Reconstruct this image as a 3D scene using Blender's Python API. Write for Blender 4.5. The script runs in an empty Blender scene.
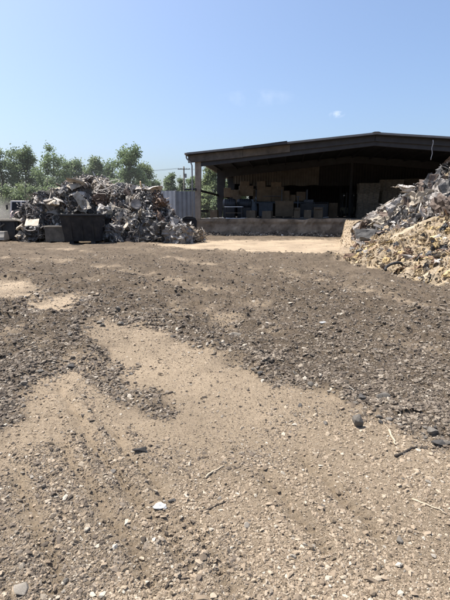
import bpy, bmesh, math, random
import numpy as np
from mathutils import Vector, Matrix, Euler

RND = random.Random(11)
RS = np.random.RandomState(5)
S = bpy.context.scene
COL = S.collection
PI = math.pi

# ------------------------------------------------------------------ camera
EYE = 1.6
PITCH = math.radians(11.36)
FPX = 433.0
cam_d = bpy.data.cameras.new('camera')
cam = bpy.data.objects.new('camera', cam_d)
COL.objects.link(cam)
cam.location = (0, 0, EYE)
cam.rotation_euler = (PI / 2 - PITCH, 0, 0)
cam_d.sensor_fit = 'VERTICAL'
cam_d.sensor_height = 36.0
cam_d.lens = 36.0 * FPX / 600.0
cam_d.clip_start = 0.05
cam_d.clip_end = 8000
S.camera = cam
CP, SP = math.cos(PITCH), math.sin(PITCH)


def ray(px, py):
    u = (px - 225.0) / FPX
    v = (300.0 - py) / FPX
    return Vector((u, CP + v * SP, -SP + v * CP))


def at(px, py, d):
    """surveyed point: the place at forward distance d seen at that photo position"""
    r = ray(px, py)
    return Vector((0, 0, EYE)) + r * (d / r.y)


def on_ground(px, py, z=0.0):
    r = ray(px, py)
    k = (z - EYE) / r.z
    return Vector((r.x * k, r.y * k, z))


# ------------------------------------------------------------------ noise
def _h(ix, iy, iz, seed):
    n = (ix * 374761393 + iy * 668265263 + iz * 2147483647 + seed * 974634777) & 0xFFFFFFFF
    n = ((n ^ (n >> 13)) * 1274126177) & 0xFFFFFFFF
    n = ((n ^ (n >> 16)) * 2246822519) & 0xFFFFFFFF
    return ((n ^ (n >> 15)) & 0xFFFFFF) / float(0xFFFFFF)


def vnoise(x, y, z=None, seed=0):
    x = np.asarray(x, dtype=np.float64)
    y = np.asarray(y, dtype=np.float64)
    ix = np.floor(x).astype(np.int64); iy = np.floor(y).astype(np.int64)
    fx = x - ix; fy = y - iy
    fx = fx * fx * (3 - 2 * fx); fy = fy * fy * (3 - 2 * fy)
    if z is None:
        a = _h(ix, iy, 0, seed); b = _h(ix + 1, iy, 0, seed)
        c = _h(ix, iy + 1, 0, seed); d = _h(ix + 1, iy + 1, 0, seed)
        return ((a * (1 - fx) + b * fx) * (1 - fy) + (c * (1 - fx) + d * fx) * fy) * 2 - 1
    z = np.asarray(z, dtype=np.float64)
    iz = np.floor(z).astype(np.int64); fz = z - iz
    fz = fz * fz * (3 - 2 * fz)
    out = 0
    for k in (0, 1):
        a = _h(ix, iy, iz + k, seed); b = _h(ix + 1, iy, iz + k, seed)
        c = _h(ix, iy + 1, iz + k, seed); d = _h(ix + 1, iy + 1, iz + k, seed)
        v = (a * (1 - fx) + b * fx) * (1 - fy) + (c * (1 - fx) + d * fx) * fy
        out = out + v * (fz if k else 1 - fz)
    return out * 2 - 1


def fbm(x, y, oct=4, seed=0, gain=0.5):
    a, t, f = 1.0, 0, 1.0
    for o in range(oct):
        t = t + a * vnoise(x * f, y * f, None, seed + o * 7)
        a *= gain; f *= 2.03
    return t


def sstep(a, b, x):
    t = np.clip((x - a) / (b - a), 0, 1)
    return t * t * (3 - 2 * t)


# ------------------------------------------------------------------ materials
def new_mat(name):
    m = bpy.data.materials.new(name)
    m.use_nodes = True
    nt = m.node_tree
    b = nt.nodes['Principled BSDF']
    return m, nt, b


def ramp_node(nt, stops, interp='LINEAR'):
    r = nt.nodes.new('ShaderNodeValToRGB')
    r.color_ramp.interpolation = interp
    e = r.color_ramp.elements
    while len(e) < len(stops):
        e.new(0.5)
    for i, (p, c) in enumerate(stops):
        e[i].position = p
        e[i].color = (c[0], c[1], c[2], 1)
    return r


def noise_node(nt, scale, detail=6, rough=0.6, coord='Object', stretch=None):
    tc = nt.nodes.new('ShaderNodeTexCoord')
    n = nt.nodes.new('ShaderNodeTexNoise')
    n.inputs['Scale'].default_value = scale
    n.inputs['Detail'].default_value = detail
    n.inputs['Roughness'].default_value = rough
    if stretch:
        mp = nt.nodes.new('ShaderNodeMapping')
        mp.inputs['Scale'].default_value = stretch
        nt.links.new(tc.outputs[coord], mp.inputs['Vector'])
        nt.links.new(mp.outputs[0], n.inputs['Vector'])
    else:
        nt.links.new(tc.outputs[coord], n.inputs['Vector'])
    return n


def surf(name, colors, scale=3.0, rough=0.8, metal=0.0, bump=0.3, bscale=None, vary=0.25, stretch=None, detail=6, island=0.0, bdist=0.02):
    """noise driven colour; each object (and optionally each loose piece) a little lighter or darker"""
    m, nt, b = new_mat(name)
    n = noise_node(nt, scale, detail, 0.65, 'Object', stretch)
    k = len(colors)
    r = ramp_node(nt, [(0.3 + 0.4 * i / max(1, k - 1), c) for i, c in enumerate(colors)])
    nt.links.new(n.outputs['Fac'], r.inputs[0])
    oi = nt.nodes.new('ShaderNodeObjectInfo')
    mr = nt.nodes.new('ShaderNodeMapRange')
    mr.inputs['To Min'].default_value = 1 - vary
    mr.inputs['To Max'].default_value = 1 + vary
    if island:
        g = nt.nodes.new('ShaderNodeNewGeometry')
        nt.links.new(g.outputs['Random Per Island'], mr.inputs['Value'])
    else:
        nt.links.new(oi.outputs['Random'], mr.inputs['Value'])
    mx = nt.nodes.new('ShaderNodeMix'); mx.data_type = 'RGBA'; mx.blend_type = 'MULTIPLY'
    mx.inputs['Factor'].default_value = 1
    nt.links.new(r.outputs[0], mx.inputs[6])
    nt.links.new(mr.outputs[0], mx.inputs[7])
    nt.links.new(mx.outputs[2], b.inputs['Base Color'])
    b.inputs['Roughness'].default_value = rough
    b.inputs['Metallic'].default_value = metal
    if bump:
        n2 = noise_node(nt, bscale or scale * 4, 5, 0.7, 'Object', stretch)
        bp = nt.nodes.new('ShaderNodeBump')
        bp.inputs['Strength'].default_value = bump
        bp.inputs['Distance'].default_value = bdist
        nt.links.new(n2.outputs['Fac'], bp.inputs['Height'])
        nt.links.new(bp.outputs[0], b.inputs['Normal'])
    return m


def island_mat(name, stops, rough=0.9, metal=0.0, nscale=40.0, namount=0.35):
    """one colour per loose piece, broken up by noise"""
    m, nt, b = new_mat(name)
    g = nt.nodes.new('ShaderNodeNewGeometry')
    r = ramp_node(nt, stops)
    nt.links.new(g.outputs['Random Per Island'], r.inputs[0])
    n = noise_node(nt, nscale, 4, 0.6)
    mr = nt.nodes.new('ShaderNodeMapRange')
    mr.inputs['To Min'].default_value = 1 - namount
    mr.inputs['To Max'].default_value = 1 + namount
    nt.links.new(n.outputs['Fac'], mr.inputs['Value'])
    mx = nt.nodes.new('ShaderNodeMix'); mx.data_type = 'RGBA'; mx.blend_type = 'MULTIPLY'
    mx.inputs['Factor'].default_value = 1
    nt.links.new(r.outputs[0], mx.inputs[6]); nt.links.new(mr.outputs[0], mx.inputs[7])
    nt.links.new(mx.outputs[2], b.inputs['Base Color'])
    b.inputs['Roughness'].default_value = rough
    b.inputs['Metallic'].default_value = metal
    return m


# ------------------------------------------------------------------ mesh helpers
def link_mesh(name, verts, faces, mat, parent=None, smooth=False, bevel=0.0):
    me = bpy.data.meshes.new(name)
    if isinstance(verts, np.ndarray):
        verts = verts.tolist()
    if isinstance(faces, np.ndarray):
        faces = faces.tolist()
    me.from_pydata(verts, [], faces)
    me.update()
    if mat:
        me.materials.append(mat)
    if smooth:
        me.polygons.foreach_set('use_smooth', [True] * len(me.polygons))
    o = bpy.data.objects.new(name, me)
    COL.objects.link(o)
    if parent:
        o.parent = parent
    if bevel:
        b = o.modifiers.new('edge', 'BEVEL')
        b.width = bevel; b.segments = 2; b.limit_method = 'ANGLE'
    return o


def tag(o, label=None, cat=None, group=None, kind=None):
    if label: o['label'] = label
    if cat: o['category'] = cat
    if group: o['group'] = group
    if kind: o['kind'] = kind
    return o


def thing(name, label, cat, loc=(0, 0, 0), rz=0.0, group=None):
    o = bpy.data.objects.new(name, None)
    o.empty_display_size = 0.2
    COL.objects.link(o)
    o.location = loc; o.rotation_euler = (0, 0, rz)
    return tag(o, label, cat, group)


class MB:
    def __init__(self):
        self.v = []; self.f = []

    def add(self, verts, faces):
        k = len(self.v)
        self.v += [tuple(p) for p in verts]
        self.f += [tuple(i + k for i in q) for q in faces]
        return self

    def box(self, c, s, rot=None):
        x, y, z = s[0] / 2, s[1] / 2, s[2] / 2
        P = [Vector(p) for p in ((-x, -y, -z), (x, -y, -z), (x, y, -z), (-x, y, -z), (-x, -y, z), (x, -y, z), (x, y, z), (-x, y, z))]
        if rot is not None:
            R = Euler(rot).to_matrix()
            P = [R @ p for p in P]
        P = [p + Vector(c) for p in P]
        return self.add(P, [(0, 3, 2, 1), (4, 5, 6, 7), (0, 1, 5, 4), (1, 2, 6, 5), (2, 3, 7, 6), (3, 0, 4, 7)])

    def hexa(self, P):
        return self.add(P, [(0, 3, 2, 1), (4, 5, 6, 7), (0, 1, 5, 4), (1, 2, 6, 5), (2, 3, 7, 6), (3, 0, 4, 7)])

    def tube(self, pts, r, seg=8, caps=True):
        pts = [Vector(p) for p in pts]
        rr = r if isinstance(r, (list, tuple)) else [r] * len(pts)
        V = []; F = []
        up = Vector((0.31, 0.17, 0.93))
        for i, p in enumerate(pts):
            a = pts[max(0, i - 1)]; b = pts[min(len(pts) - 1, i + 1)]
            t = (b - a)
            t = t.normalized() if t.length > 1e-9 else Vector((0, 0, 1))
            s = t.cross(up)
            if s.length < 1e-3: s = t.cross(Vector((1, 0, 0)))
            s.normalize(); q = t.cross(s)
            for k in range(seg):
                an = 2 * PI * k / seg
                V.append(p + (s * math.cos(an) + q * math.sin(an)) * rr[i])
        for i in range(len(pts) - 1):
            for k in range(seg):
                a = i * seg + k; b = i * seg + (k + 1) % seg
                F.append((a, a + seg, b + seg, b))
        if caps:
            F.append(tuple(range(seg)))
            F.append(tuple((len(pts) - 1) * seg + k for k in reversed(range(seg))))
        return self.add(V, F)

    def lathe(self, prof, c=(0, 0, 0), axis='z', seg=20):
        V = []; F = []
        for r, h in prof:
            for k in range(seg):
                a = 2 * PI * k / seg
                p = (r * math.cos(a), r * math.sin(a), h)
                if axis == 'x': p = (p[2], p[0], p[1])
                if axis == 'y': p = (p[0], p[2], p[1])
                V.append((p[0] + c[0], p[1] + c[1], p[2] + c[2]))
        for i in range(len(prof) - 1):
            for k in range(seg):
                a = i * seg + k; b = i * seg + (k + 1) % seg
                F.append((a, b, b + seg, a + seg))
        F.append(tuple(reversed(range(seg))))
        F.append(tuple((len(prof) - 1) * seg + k for k in range(seg)))
        return self.add(V, F)

    def build(self, name, mat, parent=None, smooth=False, bevel=0.0):
        return link_mesh(name, self.v, self.f, mat, parent, smooth, bevel)


# icosahedron and its once-divided form, for stones
def ico(sub=0):
    bm = bmesh.new()
    bmesh.ops.create_icosphere(bm, subdivisions=sub + 1, radius=1.0)
    v = np.array([p.co[:] for p in bm.verts]); f = np.array([[q.index for q in t.verts] for t in bm.faces])
    bm.free()
    return v, f


ICO0, ICO1, ICO2 = ico(0), ico(1), ico(2)


def stone_shape(base, seed, rough=0.28):
    rs = np.random.RandomState(seed)
    v = base[0].copy()
    for k in range(rs.randint(5, 9)):       # knock flat facets off
        n = rs.normal(size=3); n /= np.linalg.norm(n)
        d = rs.uniform(0.5, 0.85)
        over = v @ n - d
        v -= np.outer(np.clip(over, 0, None) * 0.92, n)
    v *= 1 + rs.uniform(-rough, rough, size=(len(v), 1)) * 0.35
    return v


# ------------------------------------------------------------------ the ground: regions of pale packed dirt in dark loose gravel
def gpoly(pts):
    return np.array([on_ground(x, y)[:2] for x, y in pts])


PALE = [
    gpoly([(86, 327), (112, 321), (160, 330), (190, 345), (225, 357), (260, 372), (300, 387), (350, 407), (410, 432), (470, 458), (560, 500),
           (900, 560), (900, 760), (-500, 760), (-500, 520), (-60, 450), (24, 422), (30, 400), (45, 380), (75, 371), (105, 384), (130, 406),
           (160, 418), (170, 408), (150, 385), (125, 365), (97, 342)]),
    gpoly([(38, 305), (60, 299), (85, 301), (80, 310), (60, 316), (42, 312)]),
    gpoly([(-90, 280), (0, 279), (35, 286), (42, 294), (20, 300), (-90, 301)]),
    gpoly([(150, 245), (200, 241.5), (338, 240), (345, 250), (342, 256), (300, 257), (240, 253), (180, 250)]),
    gpoly([(338, 240), (362, 240), (385, 262), (372, 268), (345, 263)]),
]


def sdist(x, y, poly):
    """signed distance to a polygon on the ground, positive inside"""
    d2 = np.full(x.shape, 1e9); inside = np.zeros(x.shape, bool)
    n = len(poly)
    for i in range(n):
        ax, ay = poly[i]; bx, by = poly[(i + 1) % n]
        ex, ey = bx - ax, by - ay
        t = np.clip(((x - ax) * ex + (y - ay) * ey) / (ex * ex + ey * ey + 1e-12), 0, 1)
        dx = x - ax - t * ex; dy = y - ay - t * ey
        d2 = np.minimum(d2, dx * dx + dy * dy)
        c = ((ay > y) != (by > y)) & (x < (bx - ax) * (y - ay) / (by - ay + 1e-12) + ax)
        inside ^= c
    return np.where(inside, 1, -1) * np.sqrt(d2)


def pale_sd(x, y, ragged=True):
    wx = x + 0.10 * fbm(x * 1.7, y * 1.7, 4, 31) * np.clip(y / 5, 0.6, 3)
    wy = y + 0.14 * fbm(x * 1.7, y * 1.7, 4, 57) * np.clip(y / 5, 0.6, 4)
    s = sdist(wx, wy, PALE[0])
    for p in PALE[1:]:
        s = np.maximum(s, sdist(wx, wy, p))
    if not ragged:
        return s
    return s + 0.07 * fbm(x * 6.5, y * 6.5, 4, 67, 0.65) * np.clip(y / 4, 0.6, 2.5)


def ramp_up(x, y):
    """earth ramp banked against the loading dock"""
    u = np.clip((29.75 - y) / 13.5, 0, 1)
    z = 1.17 * (1 - u) ** 1.05
    xl = 8.02 - 3.75 * u
    side = sstep(-0.12, 0.16, x - xl)
    far = sstep(15.2, 13.5, x)
    back = (y < 29.78)
    return z * side * far * back


RUTS = []
for (a, b) in (((80, 425), (196, 575)), ((62, 440), (160, 600)), ((60, 385), (82, 428)), ((262, 470), (330, 560)), ((300, 455), (380, 540)), ((112, 430), (240, 600)), ((20, 470), (60, 600))):
    RUTS.append((on_ground(*a)[:2], on_ground(*b)[:2]))


def height(x, y):
    x = np.asarray(x, float); y = np.asarray(y, float)
    r = np.hypot(x, y)
    near = np.clip(1.2 - r / 60, 0, 1)
    s = pale_sd(x, y, False)
    loose = sstep(0.05, -0.25, s)
    h = 0.05 * fbm(x * 0.22, y * 0.22, 3, 3) * near * sstep(0, 6, r)
    lump = 0.5 + 0.5 * fbm(x * 1.9, y * 1.9, 4, 9)
    h = h + loose * near * (0.012 + 0.06 * lump * np.clip(r / 8, 0.5, 1.5))
    w = 0.10 + 0.02 * r
    h = h + near * 0.10 * sstep(0.06, -0.22, s) * np.exp(-np.clip(-s / (2.2 * w), 0, 9) ** 2) * (0.5 + 0.7 * np.clip(fbm(x * 3, y * 3, 3, 77), -0.6, 1)) * (y > 3.2) * sstep(-0.9, 0.1, x) * (r < 22)
    # faint wheel ridges that sweep across the loose layer
    q = (x * 0.80 + y * 0.60) + 0.5 * fbm(x * 0.3, y * 0.3, 2, 15)
    h = h + loose * near * 0.016 * np.sin(q * 2 * PI / 0.62) * sstep(-0.2, 0.5, fbm(x * 0.35, y * 0.35, 2, 41))
    fine = np.clip(1.3 - r / 14, 0, 1)
    clod = np.clip(fbm(x * 6.5, y * 6.5, 3, 121) - 0.05, 0, 1)
    h = h + loose * np.clip(1.4 - r / 22, 0, 1) * (0.050 * clod * np.clip(r / 6, 0.45, 1.2) + 0.010 * fbm(x * 17, y * 17, 2, 125))
    h = h + (0.012 * fbm(x * 5, y * 5, 4, 21) + 0.004 * fbm(x * 38, y * 38, 2, 61)) * np.clip(near, 0.2, 1) * (0.55 + 0.45 * loose)
    h = h + fine * 0.0035 * fbm(x * 90, y * 90, 2, 63)
    for (a, b) in RUTS:
        ex, ey = b[0] - a[0], b[1] - a[1]
        L = math.hypot(ex, ey)
        t = ((x - a[0]) * ex + (y - a[1]) * ey) / (L * L)
        dd = ((x - a[0]) * ey - (y - a[1]) * ex) / L + 0.03 * vnoise(t * 5, t * 0 + 3, None, 4)
        tread = 0.6 + 0.4 * np.sin(t * L * 2 * PI / 0.055)
        m = sstep(-0.1, 0.1, t) * sstep(1.1, 0.9, t)
        h = h + m * (-0.030 * np.exp(-(dd / 0.038) ** 2) * tread + 0.014 * np.exp(-((np.abs(dd) - 0.095) / 0.035) ** 2))
    h = h - 0.030 * dusty(x, y) * np.clip(1.3 - r / 24, 0, 1)
    rp = ramp_up(x, y)
    h = h * np.where(rp > 0.02, 0.8, 1) + rp
    return h


TRACKS = [[(-60, 252), (60, 262), (150, 277), (240, 297), (330, 322), (450, 362)], [(-60, 266), (60, 277), (140, 294), (215, 314), (280, 338)], [(60, 249), (160, 259), (260, 273), (360, 292), (460, 318)],
          [(-40, 322), (40, 340), (90, 362), (130, 392), (165, 430)]]
TRACKS = [[on_ground(*q)[:2] for q in t] for t in TRACKS]


def rut_mask(x, y):
    inn = np.zeros(np.shape(x)); flank = np.zeros(np.shape(x))
    for (a, b) in RUTS:
        ex, ey = b[0] - a[0], b[1] - a[1]
        L = math.hypot(ex, ey)
        t = ((x - a[0]) * ex + (y - a[1]) * ey) / (L * L)
        dd = ((x - a[0]) * ey - (y - a[1]) * ex) / L + 0.03 * vnoise(t * 5, t * 0 + 3, None, 4)
        m = sstep(-0.1, 0.1, t) * sstep(1.1, 0.9, t)
        inn = np.maximum(inn, m * np.exp(-(dd / 0.055) ** 2))
        flank = np.maximum(flank, m * np.exp(-((np.abs(dd) - 0.11) / 0.035) ** 2))
    return inn, flank


def line_dist(x, y, pts):
    d2 = np.full(np.shape(x), 1e9)
    for (ax, ay), (bx, by) in zip(pts[:-1], pts[1:]):
        ex, ey = bx - ax, by - ay
        t = np.clip(((x - ax) * ex + (y - ay) * ey) / (ex * ex + ey * ey), 0, 1)
        d2 = np.minimum(d2, (x - ax - t * ex) ** 2 + (y - ay - t * ey) ** 2)
    return np.sqrt(d2)


def dusty(x, y):
    """where passing wheels have pressed pale dust into the loose layer"""
    wx = x + 0.12 * fbm(x * 1.3, y * 1.3, 3, 141); wy = y + 0.2 * fbm(x * 1.3, y * 1.3, 3, 143)
    out = np.zeros(np.shape(x))
    for t in TRACKS:
        out = np.maximum(out, np.exp(-(line_dist(wx, wy, t) / 0.32) ** 2))
    return out


def gz(x, y):
    return float(height(np.array([x]), np.array([y]))[0])


def build_ground():
    radii = [0.5]
    while radii[-1] < 45:
        radii.append(radii[-1] * 1.0068 + 0.0012)
    while radii[-1] < 6000:
        radii.append(radii[-1] * 1.16)
    radii = np.array(radii)
    fine = np.radians(np.arange(-36, 36.01, 0.125))
    flank = np.radians(np.arange(36.3, 70.01, 0.3))
    rest = np.radians(np.arange(73, 287.01, 3.0))
    ang = np.concatenate([fine, flank, rest, 2 * PI - flank[::-1]])
    A, R = np.meshgrid(ang, radii)
    X = (R * np.sin(A)).ravel(); Y = (R * np.cos(A)).ravel()
    Z = height(X, Y)
    nr, na = R.shape
    V = np.stack([X, Y, Z], 1)
    i = np.arange(nr - 1)[:, None] * na
    j = np.arange(na)[None, :]
    j2 = (j + 1) % na
    F = np.stack([i + j, i + na + j, i + na + j2, i + j2], -1).reshape(-1, 4)[:, ::-1]
    centre = np.array([[0, 0, float(Z[:na].mean())]])
    V = np.concatenate([V, centre])
    nv = len(V)
    me = bpy.data.meshes.new('ground')
    tri = np.stack([np.full(na, nv - 1), (np.arange(na) + 1) % na, np.arange(na)], 1)
    me.from_pydata(V.tolist(), [], F.tolist() + tri.tolist())
    me.update()
    at_ = me.attributes.new('pale', 'FLOAT', 'POINT')
    s = pale_sd(V[:, 0], V[:, 1])
    tongue = sstep(-0.35, 0.25, sdist(V[:, 0], V[:, 1], gpoly([(88, 338), (100, 340), (135, 362), (172, 388), (182, 412), (150, 425), (120, 408), (95, 385), (70, 366)])))
    pale = sstep(-0.26, 0.2, s / np.clip(np.hypot(V[:, 0], V[:, 1]) / 6, 0.5, 2.2))
    pale = np.maximum(pale, 0.9 * (ramp_up(V[:, 0], V[:, 1]) > 0.25))
    pale = np.maximum(pale, 0.5 * tongue)
    # tracked-in grey patches on the pale dirt and dusty patches on the dark
    pt = fbm(V[:, 0] * 0.9, V[:, 1] * 0.9, 4, 88)
    pt2 = fbm(V[:, 0] * 2.6 + 9, V[:, 1] * 2.0, 4, 93)
    pale = np.clip(pale - 0.26 * sstep(0.15, 0.75, pt) + 0.12 * sstep(0.2, 0.8, -pt) + 0.5 * dusty(V[:, 0], V[:, 1]) * sstep(-0.3, 0.5, pt2) + 0.16 * sstep(0.15, 0.6, pt2) * (V[:, 1] < 8) * (V[:, 0] < 0.3), 0, 1)
    at_.data.foreach_set('value', pale.astype(np.float32))
    me.polygons.foreach_set('use_smooth', [True] * len(me.polygons))
    o = bpy.data.objects.new('ground', me)
    COL.objects.link(o)
    tag(o, kind='structure')
    # material
    m, nt, b = new_mat('packed dirt and loose fines')
    a = nt.nodes.new('ShaderNodeAttribute'); a.attribute_name = 'pale'
    n1 = noise_node(nt, 9.0, 10, 0.8)
    add = nt.nodes.new('ShaderNodeMath'); add.operation = 'ADD'
    sub = nt.nodes.new('ShaderNodeMath'); sub.operation = 'MULTIPLY_ADD'
    sub.inputs[1].default_value = 1.1; sub.inputs[2].default_value = -0.55
    nt.links.new(n1.outputs['Fac'], sub.inputs[0])
    nt.links.new(a.outputs['Fac'], add.inputs[0]); nt.links.new(sub.outputs[0], add.inputs[1])
    n2 = noise_node(nt, 34.0, 9, 0.85)
    dark = ramp_node(nt, [(0.28, (0.052, 0.039, 0.026)), (0.5, (0.116, 0.089, 0.062)), (0.74, (0.22, 0.175, 0.127))])
    pale_ = ramp_node(nt, [(0.26, (0.15, 0.117, 0.078)), (0.5, (0.392, 0.306, 0.210)), (0.76, (0.50, 0.405, 0.292))])
    nt.links.new(n2.outputs['Fac'], dark.inputs[0]); nt.links.new(n2.outputs['Fac'], pale_.inputs[0])
    mx = nt.nodes.new('ShaderNodeMix'); mx.data_type = 'RGBA'
    nt.links.new(add.outputs[0], mx.inputs['Factor'])
    nt.links.new(dark.outputs[0], mx.inputs[6]); nt.links.new(pale_.outputs[0], mx.inputs[7])
    # larger stains
    n3 = noise_node(nt, 0.9, 5, 0.6)
    mr = nt.nodes.new('ShaderNodeMapRange')
    mr.inputs['From Min'].default_value = 0.3; mr.inputs['From Max'].default_value = 0.7
    mr.inputs['To Min'].default_value = 0.78; mr.inputs['To Max'].default_value = 1.18
    nt.links.new(n3.outputs['Fac'], mr.inputs['Value'])
    mul = nt.nodes.new('ShaderNodeMix'); mul.data_type = 'RGBA'; mul.blend_type = 'MULTIPLY'
    mul.inputs['Factor'].default_value = 1
    nt.links.new(mx.outputs[2], mul.inputs[6]); nt.links.new(mr.outputs[0], mul.inputs[7])
    nt.links.new(mul.outputs[2], b.inputs['Base Color'])
    b.inputs['Roughness'].default_value = 0.95
    b.inputs['Specular IOR Level'].default_value = 0.15
    n4 = noise_node(nt, 70.0, 7, 0.85)
    bp = nt.nodes.new('ShaderNodeBump'); bp.inputs['Strength'].default_value = 1.0; bp.inputs['Distance'].default_value = 0.022
    nt.links.new(n4.outputs['Fac'], bp.inputs['Height'])
    nt.links.new(bp.outputs[0], b.inputs['Normal'])
    me.materials.append(m)


def batch_shapes(base_list, pos, scl, rots):
    """many small solids in one mesh; rots: Nx3 euler"""
    N = len(pos)
    order = RS.randint(0, len(base_list[0]), N)
    V = []; F = []; off = 0
    cx, cy, cz = np.cos(rots).T; sx, sy, sz = np.sin(rots).T
    Rm = np.empty((N, 3, 3))
    Rm[:, 0, 0] = cy * cz; Rm[:, 0, 1] = sx * sy * cz - cx * sz; Rm[:, 0, 2] = cx * sy * cz + sx * sz
    Rm[:, 1, 0] = cy * sz; Rm[:, 1, 1] = sx * sy * sz + cx * cz; Rm[:, 1, 2] = cx * sy * sz - sx * cz
    Rm[:, 2, 0] = -sy; Rm[:, 2, 1] = sx * cy; Rm[:, 2, 2] = cx * cy
    for k, bv in enumerate(base_list[0]):
        idx = np.where(order == k)[0]
        if not len(idx): continue
        P = bv[None] * scl[idx][:, None, :]
        P = np.einsum('nij,nkj->nki', Rm[idx], P) + pos[idx][:, None, :]
        f = base_list[1][None] + (np.arange(len(idx)) * len(bv))[:, None, None] + off
        V.append(P.reshape(-1, 3)); F.append(f.reshape(-1, f.shape[-1]))
        off += len(idx) * len(bv)
    return np.concatenate(V), np.concatenate(F)


def fast_mesh(name, V, F, mat):
    me = bpy.data.meshes.new(name)
    n, k = F.shape
    me.vertices.add(len(V)); me.vertices.foreach_set('co', V.astype(np.float32).ravel())
    me.loops.add(n * k); me.loops.foreach_set('vertex_index', F.astype(np.int32).ravel())
    me.polygons.add(n)
    me.polygons.foreach_set('loop_start', np.arange(0, n * k, k, dtype=np.int32))
    me.update(calc_edges=True)
    me.validate()
    me.polygons.foreach_set('use_smooth', np.zeros(len(me.polygons), dtype=bool))
    me.materials.append(mat)
    o = bpy.data.objects.new(name, me)
    COL.objects.link(o)
    return o


def chip_shape(base, seed, lo=0.68):
    rs = np.random.RandomState(seed)
    v = base[0] + rs.normal(0, 0.14, base[0].shape)
    return v * rs.uniform(lo, 1.1, size=(len(v), 1))


def hull_stone(seed, n=13):
    """broken stone: convex hull of a few points, sharp irregular facets"""
    rs = np.random.RandomState(seed)
    bm = bmesh.new()
    P = rs.normal(size=(n, 3)); P /= np.linalg.norm(P, axis=1, keepdims=True)
    P *= rs.uniform(0.7, 1.05, (n, 1))
    for p in P:
        bm.verts.new(p)
    bmesh.ops.convex_hull(bm, input=bm.verts[:])
    bmesh.ops.delete(bm, geom=[v for v in bm.verts if not v.link_faces], context='VERTS')
    bmesh.ops.bevel(bm, geom=bm.edges[:], offset=0.05, segments=1, affect='EDGES', profile=0.5)
    bm.verts.index_update()
    V = [tuple(v.co) for v in bm.verts]; F = [tuple(q.index for q in f.verts) for f in bm.faces]
    bm.free()
    return V, F


PEB = ([chip_shape(ICO0, 100 + i) for i in range(14)], ICO0[1])
OCT = (np.array([[1, 0, 0], [-1, 0, 0], [0, 1, 0], [0, -1, 0], [0, 0, 1], [0, 0, -1]], float), np.array([[0, 2, 4], [2, 1, 4], [1, 3, 4], [3, 0, 4], [2, 0, 5], [1, 2, 5], [3, 1, 5], [0, 3, 5]]))
GRIT = ([chip_shape(OCT, 150 + i) for i in range(12)], OCT[1])


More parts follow.
